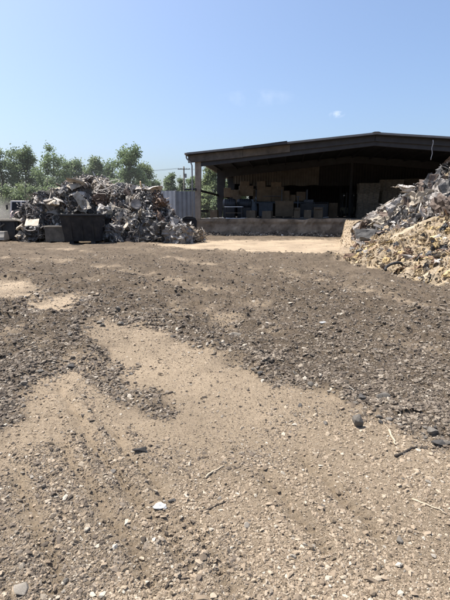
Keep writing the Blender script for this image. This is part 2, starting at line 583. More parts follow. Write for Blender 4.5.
def build_gravel():
    gm = island_mat('grey gravel', [(0.0, (0.045, 0.035, 0.025)), (0.3, (0.105, 0.082, 0.060)), (0.7, (0.165, 0.134, 0.101)), (0.93, (0.24, 0.2, 0.15)), (1.0, (0.4, 0.355, 0.285))], 0.95, 0, 60)
    pm = island_mat('pale gravel', [(0.0, (0.12, 0.092, 0.06)), (0.25, (0.20, 0.153, 0.105)), (0.75, (0.305, 0.24, 0.168)), (0.95, (0.345, 0.286, 0.21)), (1.0, (0.42, 0.38, 0.31))], 0.95, 0, 60)
    for N, shapes, mean, sig, cap, words in ((330000, PEB, 0.0046, 0.6, 0.028, 'chips'), (520000, GRIT, 0.0029, 0.42, 0.008, 'grit')):
        px = RS.uniform(-70, 520, N); py = 238 + 400 * RS.uniform(0, 1, N)
        u = (px - 225) / FPX; v = (300 - py) / FPX
        dz = -SP + v * CP; dy = CP + v * SP
        k = -EYE / dz
        x = u * k; y = dy * k
        ok = (y < 34) & (y > 0.9)
        x, y = x[ok], y[ok]
        # the same gravel to either side of the strip in front, and underfoot
        M = int(N * 0.62)
        az = RS.uniform(0.55, 1.15, M) * RS.choice([-1.0, 1.0], M)
        rr = EYE / np.tan(np.radians(RS.uniform(2.9, 46, M)))
        xs, ys = rr * np.sin(az), rr * np.cos(az)
        side = (np.abs(xs / np.maximum(ys, 0.01) * 0.96) > 0.66) & (rr < 34)
        U = 30000 if words == 'chips' else 40000
        x = np.concatenate([x, xs[side], RS.uniform(-3.5, 3.5, U)]); y = np.concatenate([y, ys[side], RS.uniform(-2.5, 1.5, U)])
        s = pale_sd(x, y)
        sn = s + np.clip(y / 5, 0.7, 2) * (0.13 * fbm(x * 2.2, y * 2.2, 3, 171) + RS.normal(0, 0.075, len(x)))
        loose = sstep(0.10, -0.14, sn)
        cl = 0.5 + 0.5 * fbm(x * 1.3, y * 1.3, 4, 201)
        cl2 = 0.5 + 0.5 * fbm(x * 4.5, y * 4.5, 3, 207)
        cl3 = 0.5 + 0.5 * fbm(x * 0.55, y * 0.4, 3, 219)
        gravelly = np.clip(sstep(0.42, 0.8, cl) * 0.8 + 0.4 * sstep(3.4, 2.2, y), 0, 1)
        dens = np.where(loose > 0.5, (0.36 + 0.70 * cl2) * (0.5 + 0.75 * np.maximum(sstep(0.3, 0.7, cl3), (y < 7) * 1.0)), (0.11 if words == 'chips' else 0.36) + 0.72 * gravelly * cl2)
        rin, rfl = rut_mask(x, y)
        dens = dens * (1 - 0.4 * dusty(x, y)) * (1 - 0.8 * rin) + 0.22 * rfl
        right_smooth = sstep(2.2, 3.2, x) * sstep(8.0, 9.5, y) * sstep(17, 14, y)
        dens = dens * (1 - 0.75 * right_smooth)
        dens *= 1 - 0.45 * sstep(12, 20, y)
        keep = RS.uniform(0, 1, len(x)) < dens * (1.0 if words == 'chips' else 0.85)
        x, y, loose, s = x[keep], y[keep], loose[keep], s[keep]
        n = len(x)
        r = np.hypot(x, y)
        size = np.exp(RS.normal(math.log(mean), sig, n)) * np.clip(r / 2.4, 0.8, 5) ** 0.7
        size *= np.where(loose > 0.5, 1.08, 0.74 + 0.22 * sstep(4.2, 2.6, y))
        if words == 'chips':
            edge = np.exp(-((s + 0.15) / 0.16) ** 2)
            size *= 1 + 0.6 * edge * (y > 3.0)
        size = np.clip(size, 0.002, cap * np.clip(r / 4, 0.8, 1.8))
        scl = np.stack([size * RS.uniform(0.85, 1.5, n), size * RS.uniform(0.6, 1.0, n), size * RS.uniform(0.3, 0.7, n)], 1)
        z = height(x, y) + scl[:, 2] * RS.uniform(-0.35, 0.55, n)
        rots = np.stack([RS.normal(0, 0.35, n), RS.normal(0, 0.35, n), RS.uniform(0, 2 * PI, n)], 1)
        pos = np.stack([x, y, z], 1)
        greyish = 0.6 * sstep(0.42, 0.68, 0.5 + 0.5 * fbm(x * 1.1, y * 1.1, 3, 233)) * (loose < 0.5)
        dk = (loose > 0.5) | (RS.uniform(0, 1, n) < greyish)
        for m, mat, nm, lb in ((dk, gm, 'grey_gravel', f'loose grey brown gravel {words} spread over the dark part of the yard'), (~dk, pm, 'tan_gravel', f'pale tan gravel {words} scattered over the packed dirt track')):
            V, F = batch_shapes(shapes, pos[m], scl[m], rots[m])
            o = fast_mesh(nm, V, F, mat)
            tag(o, lb, 'gravel', kind='stuff')


# individual stones
STONE_MESH = []


def build_stones():
    tones = {
        'dark grey': surf('dark stone', [(0.04, 0.037, 0.033), (0.075, 0.069, 0.061), (0.12, 0.11, 0.098)], 12, 0.85, 0, 0.6, 40),
        'grey': surf('grey stone', [(0.10, 0.088, 0.072), (0.165, 0.147, 0.122), (0.23, 0.21, 0.18)], 12, 0.9, 0, 0.6, 40),
        'pale': surf('pale stone', [(0.2, 0.17, 0.13), (0.29, 0.255, 0.205), (0.37, 0.34, 0.29)], 12, 0.9, 0, 0.5, 40),
        'brown': surf('brown stone', [(0.10, 0.075, 0.05), (0.17, 0.13, 0.09), (0.24, 0.19, 0.14)], 12, 0.9, 0, 0.6, 40),
    }
    shapes = [hull_stone(300 + i, 11 + i % 5) for i in range(8)]
    meshes = {}
    for t, mt in tones.items():
        for i, v in enumerate(shapes):
            me = bpy.data.meshes.new('stone')
            me.from_pydata(v[0], [], v[1]); me.update()
            me.materials.append(mt)
            meshes[t, i] = me

    def put(px, py, wpx, tone, label, group=None, i=None, flat=0.55, asp=0.75, tilt=0.2, rz=None, name='stone', sink=0.35, xy=None):
        g = on_ground(px, py)
        if xy: g = Vector((xy[0], xy[1], 0))
        size = wpx / FPX * Vector((g.x, g.y, EYE)).length / 2
        o = bpy.data.objects.new(name, meshes[tone, RND.randrange(8) if i is None else i])
        COL.objects.link(o)
        o.scale = (size * 1.15, size * asp * 1.15, size * flat * 1.15)
        o.location = (g.x, g.y, gz(g.x, g.y) + size * flat * (1 - 2 * sink) * 1.0)
        o.rotation_euler = (RND.gauss(0, tilt), RND.gauss(0, tilt), RND.uniform(0, 2 * PI) if rz is None else rz)
        tag(o, label, 'stone', group)
        return o
    # the stones one can point to
    put(140, 452, 15, 'dark grey', 'flat black stone lying alone on the pale packed track', i=2, flat=0.34, asp=0.5, tilt=0.05, rz=0.1, sink=0.1)
    put(357, 427, 13, 'grey', 'upright grey stone standing alone on tan dirt below the gravel edge', i=3, flat=1.2, asp=0.8, tilt=0.2, rz=0.4, sink=0.2)
    put(432, 437, 13, 'grey', 'blunt grey stone at the end of the gravel bank beside the dark twig', i=5, flat=0.7, rz=0.2)
    put(439, 446, 15, 'dark grey', 'flat dark stone just below the blunt grey stone', i=1, flat=0.4, rz=0.1)
    put(260, 375, 9, 'dark grey', 'small dark stone rolled off the gravel edge halfway along it', i=4)
    put(300, 406, 7, 'dark grey', 'little dark stone alone on the tan track above the standing stone', i=6)
    put(235, 337, 18, 'pale', 'long flat pale stone on the dark gravel above the bank', i=0, flat=0.25, asp=0.6, rz=0.0)
    put(103, 328, 9, 'grey', 'dark-sided grey stone at the top end of the tan track', i=4)
    put(72, 368, 10, 'dark grey', 'dark stone in the rough band beside the tan hollow', i=3, flat=0.5)
    put(112, 471, 9, 'grey', 'small grey stone just uphill of the tyre ruts', i=7, flat=0.7)
    put(172, 501, 9, 'dark grey', 'thin dark chip beside the white scrap on the ruts', i=1, flat=0.3, asp=0.5, rz=0.3)
    put(22, 592, 16, 'pale', 'pale stone at the corner nearest the camera', i=5)
    put(382, 402, 15, 'grey', 'grey stone set into the loose gravel bank above the standing stone', i=2, flat=0.4)
    put(362, 402, 13, 'dark grey', 'dark clod at the foot of the gravel bank', i=6, flat=0.5)
    put(325, 424, 6, 'grey', 'tiny grey pebble alone on the smooth tan track')
    put(246, 527, 9, 'pale', 'chalky pale pebble in the gravelly patch in front')
    put(203, 560, 10, 'brown', 'brown stone half buried in the front gravel', i=5)
    put(398, 542, 11, 'pale', 'smooth pale stone beside the long straw in the front gravel', i=3)
    # bands of alike stones
    bands = [
        ('edge', 90, lambda: (lambda t: (105 + t * 345, np.interp(105 + t * 345, [86, 112, 160, 190, 225, 260, 300, 350, 410, 450], [327, 321, 330, 345, 357, 372, 387, 407, 432, 449]) + RND.gauss(-4, 5)))(RND.random()), (2.5, 8.5), 'stone on the gravel bank along the tan track', 'stones along the edge of the tan track'),
        ('left', 40, lambda: (RND.uniform(0, 170), RND.uniform(325, 415)), (2.5, 9), 'stone in the rough gravel beside the tan hollow', 'stones in the rough gravel band'),
        ('far', 46, lambda: (RND.uniform(60, 440), RND.uniform(268, 380)), (2, 6), 'stone strewn over the dark loose yard', 'stones strewn over the dark yard'),
        ('front', 56, lambda: (RND.uniform(0, 450), RND.uniform(470, 598)), (2.5, 7), 'stone in the gravelly dirt at the very front', 'stones in the front gravel'),
    ]
    for key, n, fn, (a, b), lab, grp in bands:
        k = 0
        while k < n:
            px, py = fn()
            g = on_ground(px, py)
            s = float(pale_sd(np.array([g.x]), np.array([g.y]))[0])
            if key in ('left', 'far', 'edge') and s > 0.12: 
                continue
            w = a + (b - a) * RND.random() ** 2.2
            tn = RND.choice(['grey', 'grey', 'brown', 'grey', 'pale', 'brown', 'dark grey'] if key != 'front' else ['pale', 'pale', 'grey', 'brown', 'brown'])
            size = 'small' if w < a + (b - a) * 0.3 else 'larger'
            put(px, py, w, tn, f'{size} {tn} {lab}', f'{size} {tn} {grp}', flat=RND.uniform(0.35, 0.7), asp=RND.uniform(0.6, 0.95))
            k += 1


def build_litter():
    wood = surf('bleached wood', [(0.35, 0.28, 0.19), (0.5, 0.42, 0.31)], 20, 0.9, 0, 0.3, 60, stretch=(1, 1, 8))
    darkw = surf('dark twig bark', [(0.03, 0.025, 0.02), (0.07, 0.055, 0.04)], 30, 0.9, 0, 0.5, 80)
    rust = surf('rusty wire', [(0.08, 0.05, 0.035), (0.14, 0.09, 0.06)], 30, 0.8, 0.4, 0.3, 80)
    white = surf('dirty white plastic', [(0.36, 0.36, 0.35), (0.6, 0.6, 0.58)], 20, 0.6, 0, 0.4, 60)

    def stick(name, pts, r, mat, label, cat):
        P = [on_ground(*p) for p in pts]
        Q = []
        for i in range(len(P) - 1):
            for k in range(4):
                q = P[i].lerp(P[i + 1], k / 4)
                Q.append(q)
        Q.append(P[-1])
        n = len(Q)
        c = sum(Q, Vector()) / n
        z0 = gz(c.x, c.y)
        pts3 = []
        for i, q in enumerate(Q):
            pts3.append((q.x - c.x + RND.uniform(-1, 1) * r, q.y - c.y + RND.uniform(-1, 1) * r, gz(q.x, q.y) - z0 + r * 0.9))
        rr = [r * (1.0 - 0.55 * i / n) for i in range(n)]
        o = MB().tube(pts3, rr, 6).build(name, mat, None, True)
        o.location = (c.x, c.y, z0)
        tag(o, label, cat)
    stick('twig', [(396, 458), (408, 451), (417, 449), (428, 450)], 0.009, darkw, 'crooked dark twig lying on tan dirt near the gravel bank', 'twig')
    stick('straw', [(388, 433), (393, 441), (397, 447)], 0.010, wood, 'pale splinter lying below the standing grey stone', 'splinter')
    stick('straw', [(412, 502), (432, 509), (446, 515)], 0.006, wood, 'long pale straw at the edge of the front gravel', 'straw')
    stick('twig', [(200, 515), (214, 508), (228, 502)], 0.005, darkw, 'thin dark twig lying across the gravel patch right of the white scrap', 'twig')
    stick('splinter', [(206, 478), (216, 470), (224, 466)], 0.007, wood, 'short pale splinter on smooth dirt near the grey gravel patch', 'splinter')
    stick('root', [(399, 412), (405, 420), (411, 430), (413, 437)], 0.008, darkw, 'dark bent root poking down from the gravel bank', 'root')
    stick('straw', [(375, 418), (383, 425), (390, 432)], 0.005, wood, 'thin pale straw above the short splinter', 'straw')
    stick('splinter', [(165, 590), (175, 583), (190, 580)], 0.006, darkw, 'dark splinter in the gravel at the very front', 'splinter')
    # white scrap on the rut
    v = stone_shape(ICO1, 901, 0.5) * np.array([0.045, 0.03, 0.008]); v[:, 2] += RS.uniform(-0.006, 0.008, len(v))
    o = link_mesh('plastic_scrap', v, ICO1[1], white)
    g = on_ground(160, 509); o.location = (g.x, g.y, gz(g.x, g.y) + 0.012)
    tag(o, 'crumpled white plastic scrap lying on the tyre rut', 'scrap')
    v = stone_shape(ICO1, 907, 0.5) * np.array([0.12, 0.08, 0.03])
    o = link_mesh('plastic_scrap', v, ICO1[1], white)
    o.scale = (0.55, 0.5, 0.5)
    g = on_ground(323, 327); o.location = (g.x, g.y, gz(g.x, g.y) + 0.015)
    tag(o, 'pale plastic scrap on the dark gravel in the middle of the yard', 'scrap')


# ------------------------------------------------------------------ scrap pieces
def crumple(nx, ny, w, h, folds, seed, amp=0.04, ang=1.0):
    rs = np.random.RandomState(seed)
    gx, gy = np.meshgrid(np.linspace(-w / 2, w / 2, nx), np.linspace(-h / 2, h / 2, ny))
    V = np.stack([gx.ravel(), gy.ravel(), np.zeros(nx * ny)], 1)
    V[:, :2] += rs.uniform(-1, 1, (nx * ny, 2)) * 0.25 * w / nx
    for k in range(folds):
        p0 = V[rs.randint(len(V))] * 0.7
        a = rs.uniform(0, 2 * PI)
        n = np.array([math.cos(a), math.sin(a), rs.normal() * 0.25]); n /= np.linalg.norm(n)
        ax = np.cross(n, [0, 0, 1]); ax /= np.linalg.norm(ax)
        t = rs.normal() * ang
        d = (V - p0) @ n
        msk = d > 0
        P = V[msk] - p0
        c, s = math.cos(t), math.sin(t)
        P = P * c + np.cross(ax, P) * s + np.outer(P @ ax, ax) * (1 - c)
        V[msk] = P + p0
    f = 3.0 / max(w, h)
    for i in range(3):
        V[:, i] += amp * (vnoise(V[:, 0] * f * 1.7, V[:, 1] * f * 1.7, V[:, 2] * f * 1.7 + 7, seed + i) + 0.5 * vnoise(V[:, 0] * f * 4, V[:, 1] * f * 4, V[:, 2] * f * 4, seed + i + 9))
    V -= V.mean(0)
    F = [(j * nx + i, j * nx + i + 1, (j + 1) * nx + i + 1, (j + 1) * nx + i) for j in range(ny - 1) for i in range(nx - 1)]
    # give the sheet its thickness
    n = len(V)
    th = 0.012
    W = V + np.array([rs.normal() * 0.3, rs.normal() * 0.3, 1.0]) * th
    F2 = [tuple(q + n for q in f) for f in F]
    rim = [i for i in range(nx)] + [j * nx + nx - 1 for j in range(1, ny)] + [(ny - 1) * nx + i for i in range(nx - 2, -1, -1)] + [j * nx for j in range(ny - 2, 0, -1)]
    side = [(rim[i], rim[(i + 1) % len(rim)], rim[(i + 1) % len(rim)] + n, rim[i] + n) for i in range(len(rim))]
    return np.concatenate([V, W]), [tuple(reversed(f)) for f in F] + F2 + side


def bale(seed, w=1.1, d=0.9, h=0.8):
    """pressed cube of shredded metal: torn surface and strips standing out"""
    rs = np.random.RandomState(seed)
    bm = bmesh.new()
    bmesh.ops.create_cube(bm, size=1.0)
    bmesh.ops.subdivide_edges(bm, edges=bm.edges[:], cuts=9, use_grid_fill=True)
    V = np.array([p.co[:] for p in bm.verts]); F = [tuple(q.index for q in f.verts) for f in bm.faces]
    bm.free()
    r = np.linalg.norm(V, axis=1, keepdims=True)
    V = V * (0.82 + 0.18 * 0.6 / r)
    V = V * np.array([w, d, h])
    n1 = vnoise(V[:, 0] * 3.1, V[:, 1] * 3.1, V[:, 2] * 3.1, seed)
    n2 = np.abs(vnoise(V[:, 0] * 8, V[:, 1] * 8, V[:, 2] * 8, seed + 3))
    V = V * (1 + 0.2 * n1 - 0.34 * n2 + rs.normal(0, 0.07, len(V)))[:, None] * 0.95
    V = list(map(tuple, V))
    for k in range(110):
        ax = rs.randint(3); sg = rs.choice([-1, 1])
        p = rs.uniform(-0.5, 0.5, 3); p[ax] = sg * rs.uniform(0.38, 0.48)
        p = p * np.array([w, d, h])
        L = rs.uniform(0.05, 0.3); W = rs.uniform(0.012, 0.075)
        t = rs.normal(size=3); t[ax] *= 0.6; t /= np.linalg.norm(t)
        q = rs.normal(size=3); q -= t * (q @ t); q /= np.linalg.norm(q)
        nrm = np.cross(t, q) * rs.uniform(0.02, 0.12)
        b = len(V)
        for pt in (p - t * L - q * W, p - t * L + q * W, p + nrm - q * W, p + nrm + q * W, p + t * L - q * W * 0.6, p + t * L + q * W * 0.6):
            V.append(tuple(pt))
        F += [(b, b + 1, b + 3, b + 2), (b + 2, b + 3, b + 5, b + 4)]
    return V, F


def panel_arc(seed, w=1.0, h=0.8):
    """bent body panel: a curved sheet with a folded lip and a dent"""
    rs = np.random.RandomState(seed)
    nx, ny = 14, 9
    V = []
    R = rs.uniform(0.5, 1.4)
    for j in range(ny):
        for i in range(nx):
            u = (i / (nx - 1) - 0.5) * w; v = (j / (ny - 1) - 0.5) * h
            a = u / R
            x, z = R * math.sin(a), R * (math.cos(a) - 1)
            if j == 0: z -= 0.06
            if i == 0 or i == nx - 1: z -= 0.07
            V.append((x, v, z))
    V = np.array(V)
    c = V[rs.randint(len(V))]
    d = np.linalg.norm(V - c, axis=1)
    V[:, 2] -= 0.18 * np.exp(-(d / 0.25) ** 2)
    V += 0.02 * np.stack([vnoise(V[:, 0] * 6, V[:, 1] * 6, None, seed + k) for k in range(3)], 1)
    n = len(V)
    F = [(j * nx + i, j * nx + i + 1, (j + 1) * nx + i + 1, (j + 1) * nx + i) for j in range(ny - 1) for i in range(nx - 1)]
    W = V - np.array([0, 0, 0.014])
    rim = [i for i in range(nx)] + [j * nx + nx - 1 for j in range(1, ny)] + [(ny - 1) * nx + i for i in range(nx - 2, -1, -1)] + [j * nx for j in range(ny - 2, 0, -1)]
    side = [(rim[i] + n, rim[(i + 1) % len(rim)] + n, rim[(i + 1) % len(rim)], rim[i]) for i in range(len(rim))]
    return np.concatenate([V, W]), F + [tuple(reversed([q + n for q in f])) for f in F] + side


def pipe_bent(seed, L=1.3, r=0.04):
    rs = np.random.RandomState(seed)
    p = np.array([0.0, 0, 0]); d = np.array([1.0, 0, 0]); P = [p.copy()]
    for k in range(12):
        d = d + rs.normal(0, 0.16, 3) + (rs.normal(0, 0.7, 3) if rs.rand() < 0.15 else 0)
        d /= np.linalg.norm(d)
        p = p + d * L / 12
        P.append(p.copy())
    P = np.array(P); P -= P.mean(0)
    m = MB().tube([Vector(q) for q in P], r, 8)
    return m.v, m.f


def tangle(seed, R=0.45, n=5, r=0.011):
    rs = np.random.RandomState(seed)
    m = MB()
    for k in range(n):
        a0 = rs.uniform(0, 6.28); ph = rs.uniform(0, 6.28, 3); fr = rs.uniform(0.7, 1.9, 3)
        pts = []
        for i in range(26):
            t = i / 25 * 6.0 + a0
            pts.append(Vector((math.sin(t * fr[0] + ph[0]), math.sin(t * fr[1] + ph[1]), 0.6 * math.sin(t * fr[2] + ph[2]))) * R * (0.6 + 0.4 * rs.rand()))
        m.tube(pts, r, 5)
    return m.v, m.f


def drum(seed):
    rs = np.random.RandomState(seed)
    prof = [(0.27, -0.43), (0.285, -0.44), (0.285, -0.42), (0.28, -0.4)]
    for k in range(9):
        z = -0.36 + k * 0.09
        prof.append((0.28 + (0.012 if k in (2, 6) else 0), z))
    prof += [(0.285, 0.42), (0.285, 0.44), (0.27, 0.43)]
    m = MB().lathe(prof, seg=22)
    V = np.array(m.v)
    for k in range(3):
        c = np.array([0.28 * math.cos(k * 2 + seed), 0.28 * math.sin(k * 2 + seed), rs.uniform(-0.3, 0.3)])
        d = np.linalg.norm(V - c, axis=1)
        V[:, :2] *= (1 - 0.35 * np.exp(-(d / 0.17) ** 2))[:, None]
    return V, m.f


def tyre_mesh():
    m = MB()
    prof = []
    for k in range(13):
        a = 2 * PI * k / 12
        prof.append((0.27 + 0.085 * math.cos(a), 0.10 * math.sin(a)))
    V = []; F = []
    seg = 28
    for (r, z) in prof[:-1]:
        for s in range(seg):
            a = 2 * PI * s / seg
            rr = r + (0.008 if (s % 2 and r > 0.31) else 0)
            V.append((rr * math.cos(a), rr * math.sin(a), z))
    for i in range(12):
        for s in range(seg):
            a = i * seg + s; b = i * seg + (s + 1) % seg
            c = ((i + 1) % 12) * seg + (s + 1) % seg; d = ((i + 1) % 12) * seg + s
            F.append((a, b, c, d))
    return V, F


def board(seed, L=1.2, w=0.16, t=0.03):
    rs = np.random.RandomState(seed)
    n = 9
    V = []
    for i in range(n):
        x = (i / (n - 1) - 0.5) * L
        wob = 0.02 * rs.normal(); end = 0.03 * rs.normal() if i in (0, n - 1) else 0
        for (sy, sz) in ((-1, -1), (1, -1), (1, 1), (-1, 1)):
            V.append((x + end * sy, sy * w / 2 * (1 if 0 < i < n - 1 else rs.uniform(0.4, 1)), sz * t / 2 + wob * 0.5 + 0.06 * L * ((x / L) ** 2)))
    F = [(0, 1, 2, 3), tuple((n - 1) * 4 + k for k in (3, 2, 1, 0))]
    for i in range(n - 1):
        for k in range(4):
            a = i * 4 + k; b = i * 4 + (k + 1) % 4
            F.append((a, a + 4, b + 4, b))
    return V, F


def strip(seed, L=1.6, w=0.045):
    """torn ribbon of sheet, curled and twisted"""
    rs = np.random.RandomState(seed)
    n = 26
    p = np.zeros(3); d = np.array([1.0, 0, 0]); q = np.array([0, 1.0, 0])
    V = []
    bend = rs.normal(0, 0.28, 3)
    for i in range(n):
        if rs.rand() < 0.18: bend = rs.normal(0, 0.35, 3)
        d = d + bend * 0.6; d /= np.linalg.norm(d)
        q = q + rs.normal(0, 0.18, 3); q -= d * (q @ d); q /= np.linalg.norm(q)
        nn = np.cross(d, q) * 0.005
        ww = w * (0.5 + 0.6 * rs.rand())
        V += [p - q * ww - nn, p + q * ww - nn, p + q * ww + nn, p - q * ww + nn]
        p = p + d * L / n
    V = np.array(V); V -= V.mean(0)
    F = [(0, 1, 2, 3), tuple((n - 1) * 4 + k for k in (3, 2, 1, 0))]
    for i in range(n - 1):
        for k in range(4):
            a = i * 4 + k; b = i * 4 + (k + 1) % 4
            F.append((a, a + 4, b + 4, b))
    return V, F


def wheel_rim_mesh():
    m = MB()
    m.lathe([(0.20, -0.09), (0.215, -0.10), (0.20, -0.07), (0.17, -0.03), (0.17, 0.04), (0.2, 0.08), (0.215, 0.1), (0.2, 0.1), (0.16, 0.045), (0.11, 0.05), (0.09, 0.03), (0.05, 0.03)], seg=24)
    for k in range(5):
        a = 2 * PI * k / 5
        m.lathe([(0.012, 0.03), (0.014, 0.055), (0.006, 0.06)], (0.075 * math.cos(a), 0.075 * math.sin(a), 0.0), 'z', 8)
    return m.v, m.f


def cabinet(seed):
    """gutted appliance shell: open-faced box with dented sides"""
    rs = np.random.RandomState(seed)
    bm = bmesh.new(); bmesh.ops.create_cube(bm, size=1.0)
    bmesh.ops.subdivide_edges(bm, edges=bm.edges[:], cuts=7, use_grid_fill=True)
    front = [f for f in bm.faces if f.normal.y < -0.9 and abs(f.calc_center_median().x) < 0.34 and abs(f.calc_center_median().z) < 0.36]
    bmesh.ops.delete(bm, geom=front, context='FACES')
    bm.verts.index_update()
    V = np.array([p.co[:] for p in bm.verts]) * np.array([0.62, 0.6, 0.85]); F = [tuple(q.index for q in f.verts) for f in bm.faces]
    bm.free()
    for k in range(5):
        c = V[rs.randint(len(V))]; dd = np.linalg.norm(V - c, axis=1)
        V = V - np.outer(np.exp(-(dd / 0.22) ** 2) * 0.13, c / np.linalg.norm(c))
    V[:, 0] += 0.16 * V[:, 2] * rs.normal()
    n = len(V)
    return np.concatenate([V, V * 0.97]), F + [tuple(reversed([i + n for i in f])) for f in F]


def chunk(seed):
    v = stone_shape(ICO2, seed, 0.3) * (1 + 0.16 * np.random.RandomState(seed).normal(size=(len(ICO2[0]), 1)))
    v = v + 0.14 * np.stack([vnoise(v[:, 0] * 2.6, v[:, 1] * 2.6, v[:, 2] * 2.6, seed + k) for k in range(3)], 1)
    return v, ICO2[1].tolist()


SCRAP_MATS = {}


def scrap_materials():
    M = SCRAP_MATS
    M['pale'] = surf('pale sheet metal', [(0.16, 0.135, 0.11), (0.43, 0.39, 0.34), (0.62, 0.58, 0.52)], 3.5, 0.7, 0.0, 0.4, 18, 0.2)
    M['grey'] = surf('grey sheet metal', [(0.07, 0.061, 0.052), (0.215, 0.192, 0.166), (0.37, 0.335, 0.295)], 4, 0.6, 0.12, 0.6, 14, 0.3)
    M['dark'] = surf('dark oily metal', [(0.018, 0.018, 0.018), (0.05, 0.048, 0.046), (0.1, 0.095, 0.09)], 4, 0.6, 0.2, 0.4, 18, 0.3)
    M['rusty'] = surf('rusty metal', [(0.04, 0.028, 0.021), (0.115, 0.082, 0.062), (0.23, 0.185, 0.15)], 5, 0.85, 0.1, 0.5, 20, 0.3)
    M['beige'] = surf('beige painted metal', [(0.22, 0.18, 0.13), (0.42, 0.36, 0.275), (0.52, 0.46, 0.37)], 4, 0.7, 0.0, 0.4, 18, 0.25)
    M['black'] = surf('black rubber', [(0.012, 0.012, 0.012), (0.035, 0.034, 0.033)], 12, 0.8, 0, 0.4, 40, 0.2)
    M['wood'] = surf('broken wood', [(0.2, 0.13, 0.075), (0.38, 0.27, 0.16), (0.5, 0.39, 0.26)], 8, 0.85, 0, 0.4, 30, 0.3, stretch=(1, 6, 6))
    M['yellow'] = surf('yellow foam', [(0.34, 0.24, 0.11), (0.5, 0.37, 0.18), (0.58, 0.47, 0.28)], 6, 0.95, 0, 0.6, 25, 0.25)
    M['tan'] = surf('tan fibreboard', [(0.2, 0.155, 0.1), (0.35, 0.28, 0.19), (0.46, 0.385, 0.28)], 6, 0.95, 0, 0.6, 25, 0.25)
    M['brown'] = surf('brown board', [(0.08, 0.05, 0.033), (0.16, 0.1, 0.065), (0.22, 0.15, 0.1)], 6, 0.9, 0, 0.5, 25, 0.3)


def bale_mat(tone):
    st = {'grey': [(0.04, 0.04, 0.038), (0.16, 0.15, 0.14), (0.36, 0.34, 0.31)], 'dark': [(0.02, 0.02, 0.02), (0.06, 0.055, 0.05), (0.28, 0.25, 0.22)],
          'pale': [(0.08, 0.075, 0.07), (0.33, 0.3, 0.26), (0.58, 0.54, 0.48)], 'beige': [(0.08, 0.065, 0.05), (0.3, 0.25, 0.19), (0.5, 0.45, 0.37)], 'rusty': [(0.04, 0.024, 0.017), (0.12, 0.075, 0.05), (0.25, 0.19, 0.15)]}[tone]
    return island_mat('shredded bale ' + tone, [(0.0, st[0]), (0.55, st[1]), (1.0, st[2])], 0.6, 0.15, 9, 0.7)


LIB = {}


def lib(kind, i):
    if (kind, i) in LIB: return LIB[kind, i]
    s = 1000 + i * 37
    if kind == 'crumpled_sheet': r = crumple(17, 14, 1.0, 0.8, 7, s, 0.05, 1.0)
    elif kind == 'scrap_bale': r = bale(s)
    elif kind == 'bent_sheet': r = panel_arc(s)
    elif kind == 'bent_pipe': r = pipe_bent(s, 1.4, 0.028 + 0.012 * (i % 3))
    elif kind == 'wire_tangle': r = tangle(s)
    elif kind == 'dented_drum': r = drum(s)
    elif kind == 'tyre': r = tyre_mesh()
    elif kind == 'broken_board': r = board(s)
    elif kind in ('foam_chunk', 'rubble_block'): r = chunk(s)
    elif kind == 'metal_strip': r = strip(s)
    elif kind == 'wheel_rim': r = wheel_rim_mesh()
    elif kind == 'appliance_shell': r = cabinet(s)
    elif kind == 'torn_sheet': r = crumple(15, 11, 1.0, 0.5, 4, s, 0.04, 0.6)
    LIB[kind, i] = r
    return r


MESHES = {}


def scrap(kind, i, tone, loc, rot, scl, label, cat, group=None):
    key = (kind, i, tone)
    if key not in MESHES:
        V, F = lib(kind, i)
        mat = SCRAP_MATS[tone]
        if kind == 'scrap_bale':
            if 'bale ' + tone not in SCRAP_MATS: SCRAP_MATS['bale ' + tone] = bale_mat(tone)
            mat = SCRAP_MATS['bale ' + tone]
        o = link_mesh(kind, V, F, mat, None, kind in ('bent_pipe', 'wire_tangle', 'tyre', 'dented_drum', 'bent_sheet', 'wheel_rim'))
        if kind in ('dented_drum', 'bent_sheet', 'wheel_rim'):
            try:
                o.data.set_sharp_from_angle(angle=0.6)
            except Exception:
                pass
        MESHES[key] = o.data
    else:
        o = bpy.data.objects.new(kind, MESHES[key])
        COL.objects.link(o)
    o.location = loc
    o.rotation_euler = rot
    o.scale = scl if isinstance(scl, (tuple, list)) else (scl, scl, scl)
    tag(o, label, cat, group)
    return o


CATS = {'crumpled_sheet': ('crumpled metal sheet', 'scrap metal'), 'torn_sheet': ('torn strip of sheet', 'scrap metal'), 'scrap_bale': ('pressed bale of shredded metal', 'bale'),
        'bent_sheet': ('bent body panel', 'scrap metal'), 'bent_pipe': ('bent pipe', 'pipe'), 'wire_tangle': ('tangle of wire', 'wire'),
        'dented_drum': ('dented drum', 'drum'), 'metal_strip': ('curled strip of metal', 'scrap metal'), 'wheel_rim': ('bare wheel rim', 'wheel rim'), 'appliance_shell': ('dented appliance shell', 'appliance'), 'tyre': ('worn tyre', 'tyre'), 'broken_board': ('broken board', 'board'), 'foam_chunk': ('ragged foam chunk', 'debris'), 'rubble_block': ('lumpy rubble block', 'rubble')}

# ---- heap by the bins
LSKY = [(14, 236), (20, 224), (28, 205), (40, 197), (52, 193), (62, 188), (72, 182), (84, 184), (96, 184), (104, 190), (112, 193), (122, 190), (135, 192), (148, 190),
        (155, 194), (160, 204), (168, 213), (176, 221), (184, 229), (203, 238)]
LD = 25.6
_lp = [at(x, y, LD) for x, y in LSKY]
LX = np.array([p.x for p in _lp]); LZ = np.array([p.z for p in _lp])


def foot_left(x):
    return np.interp(x, [-12.6, -11.6, -11.3, -10.6, -10.2, -6.6, -6.1, -1], [25.2, 25.0, 23.9, 23.9, 24.9, 24.9, 23.3, 23.4])


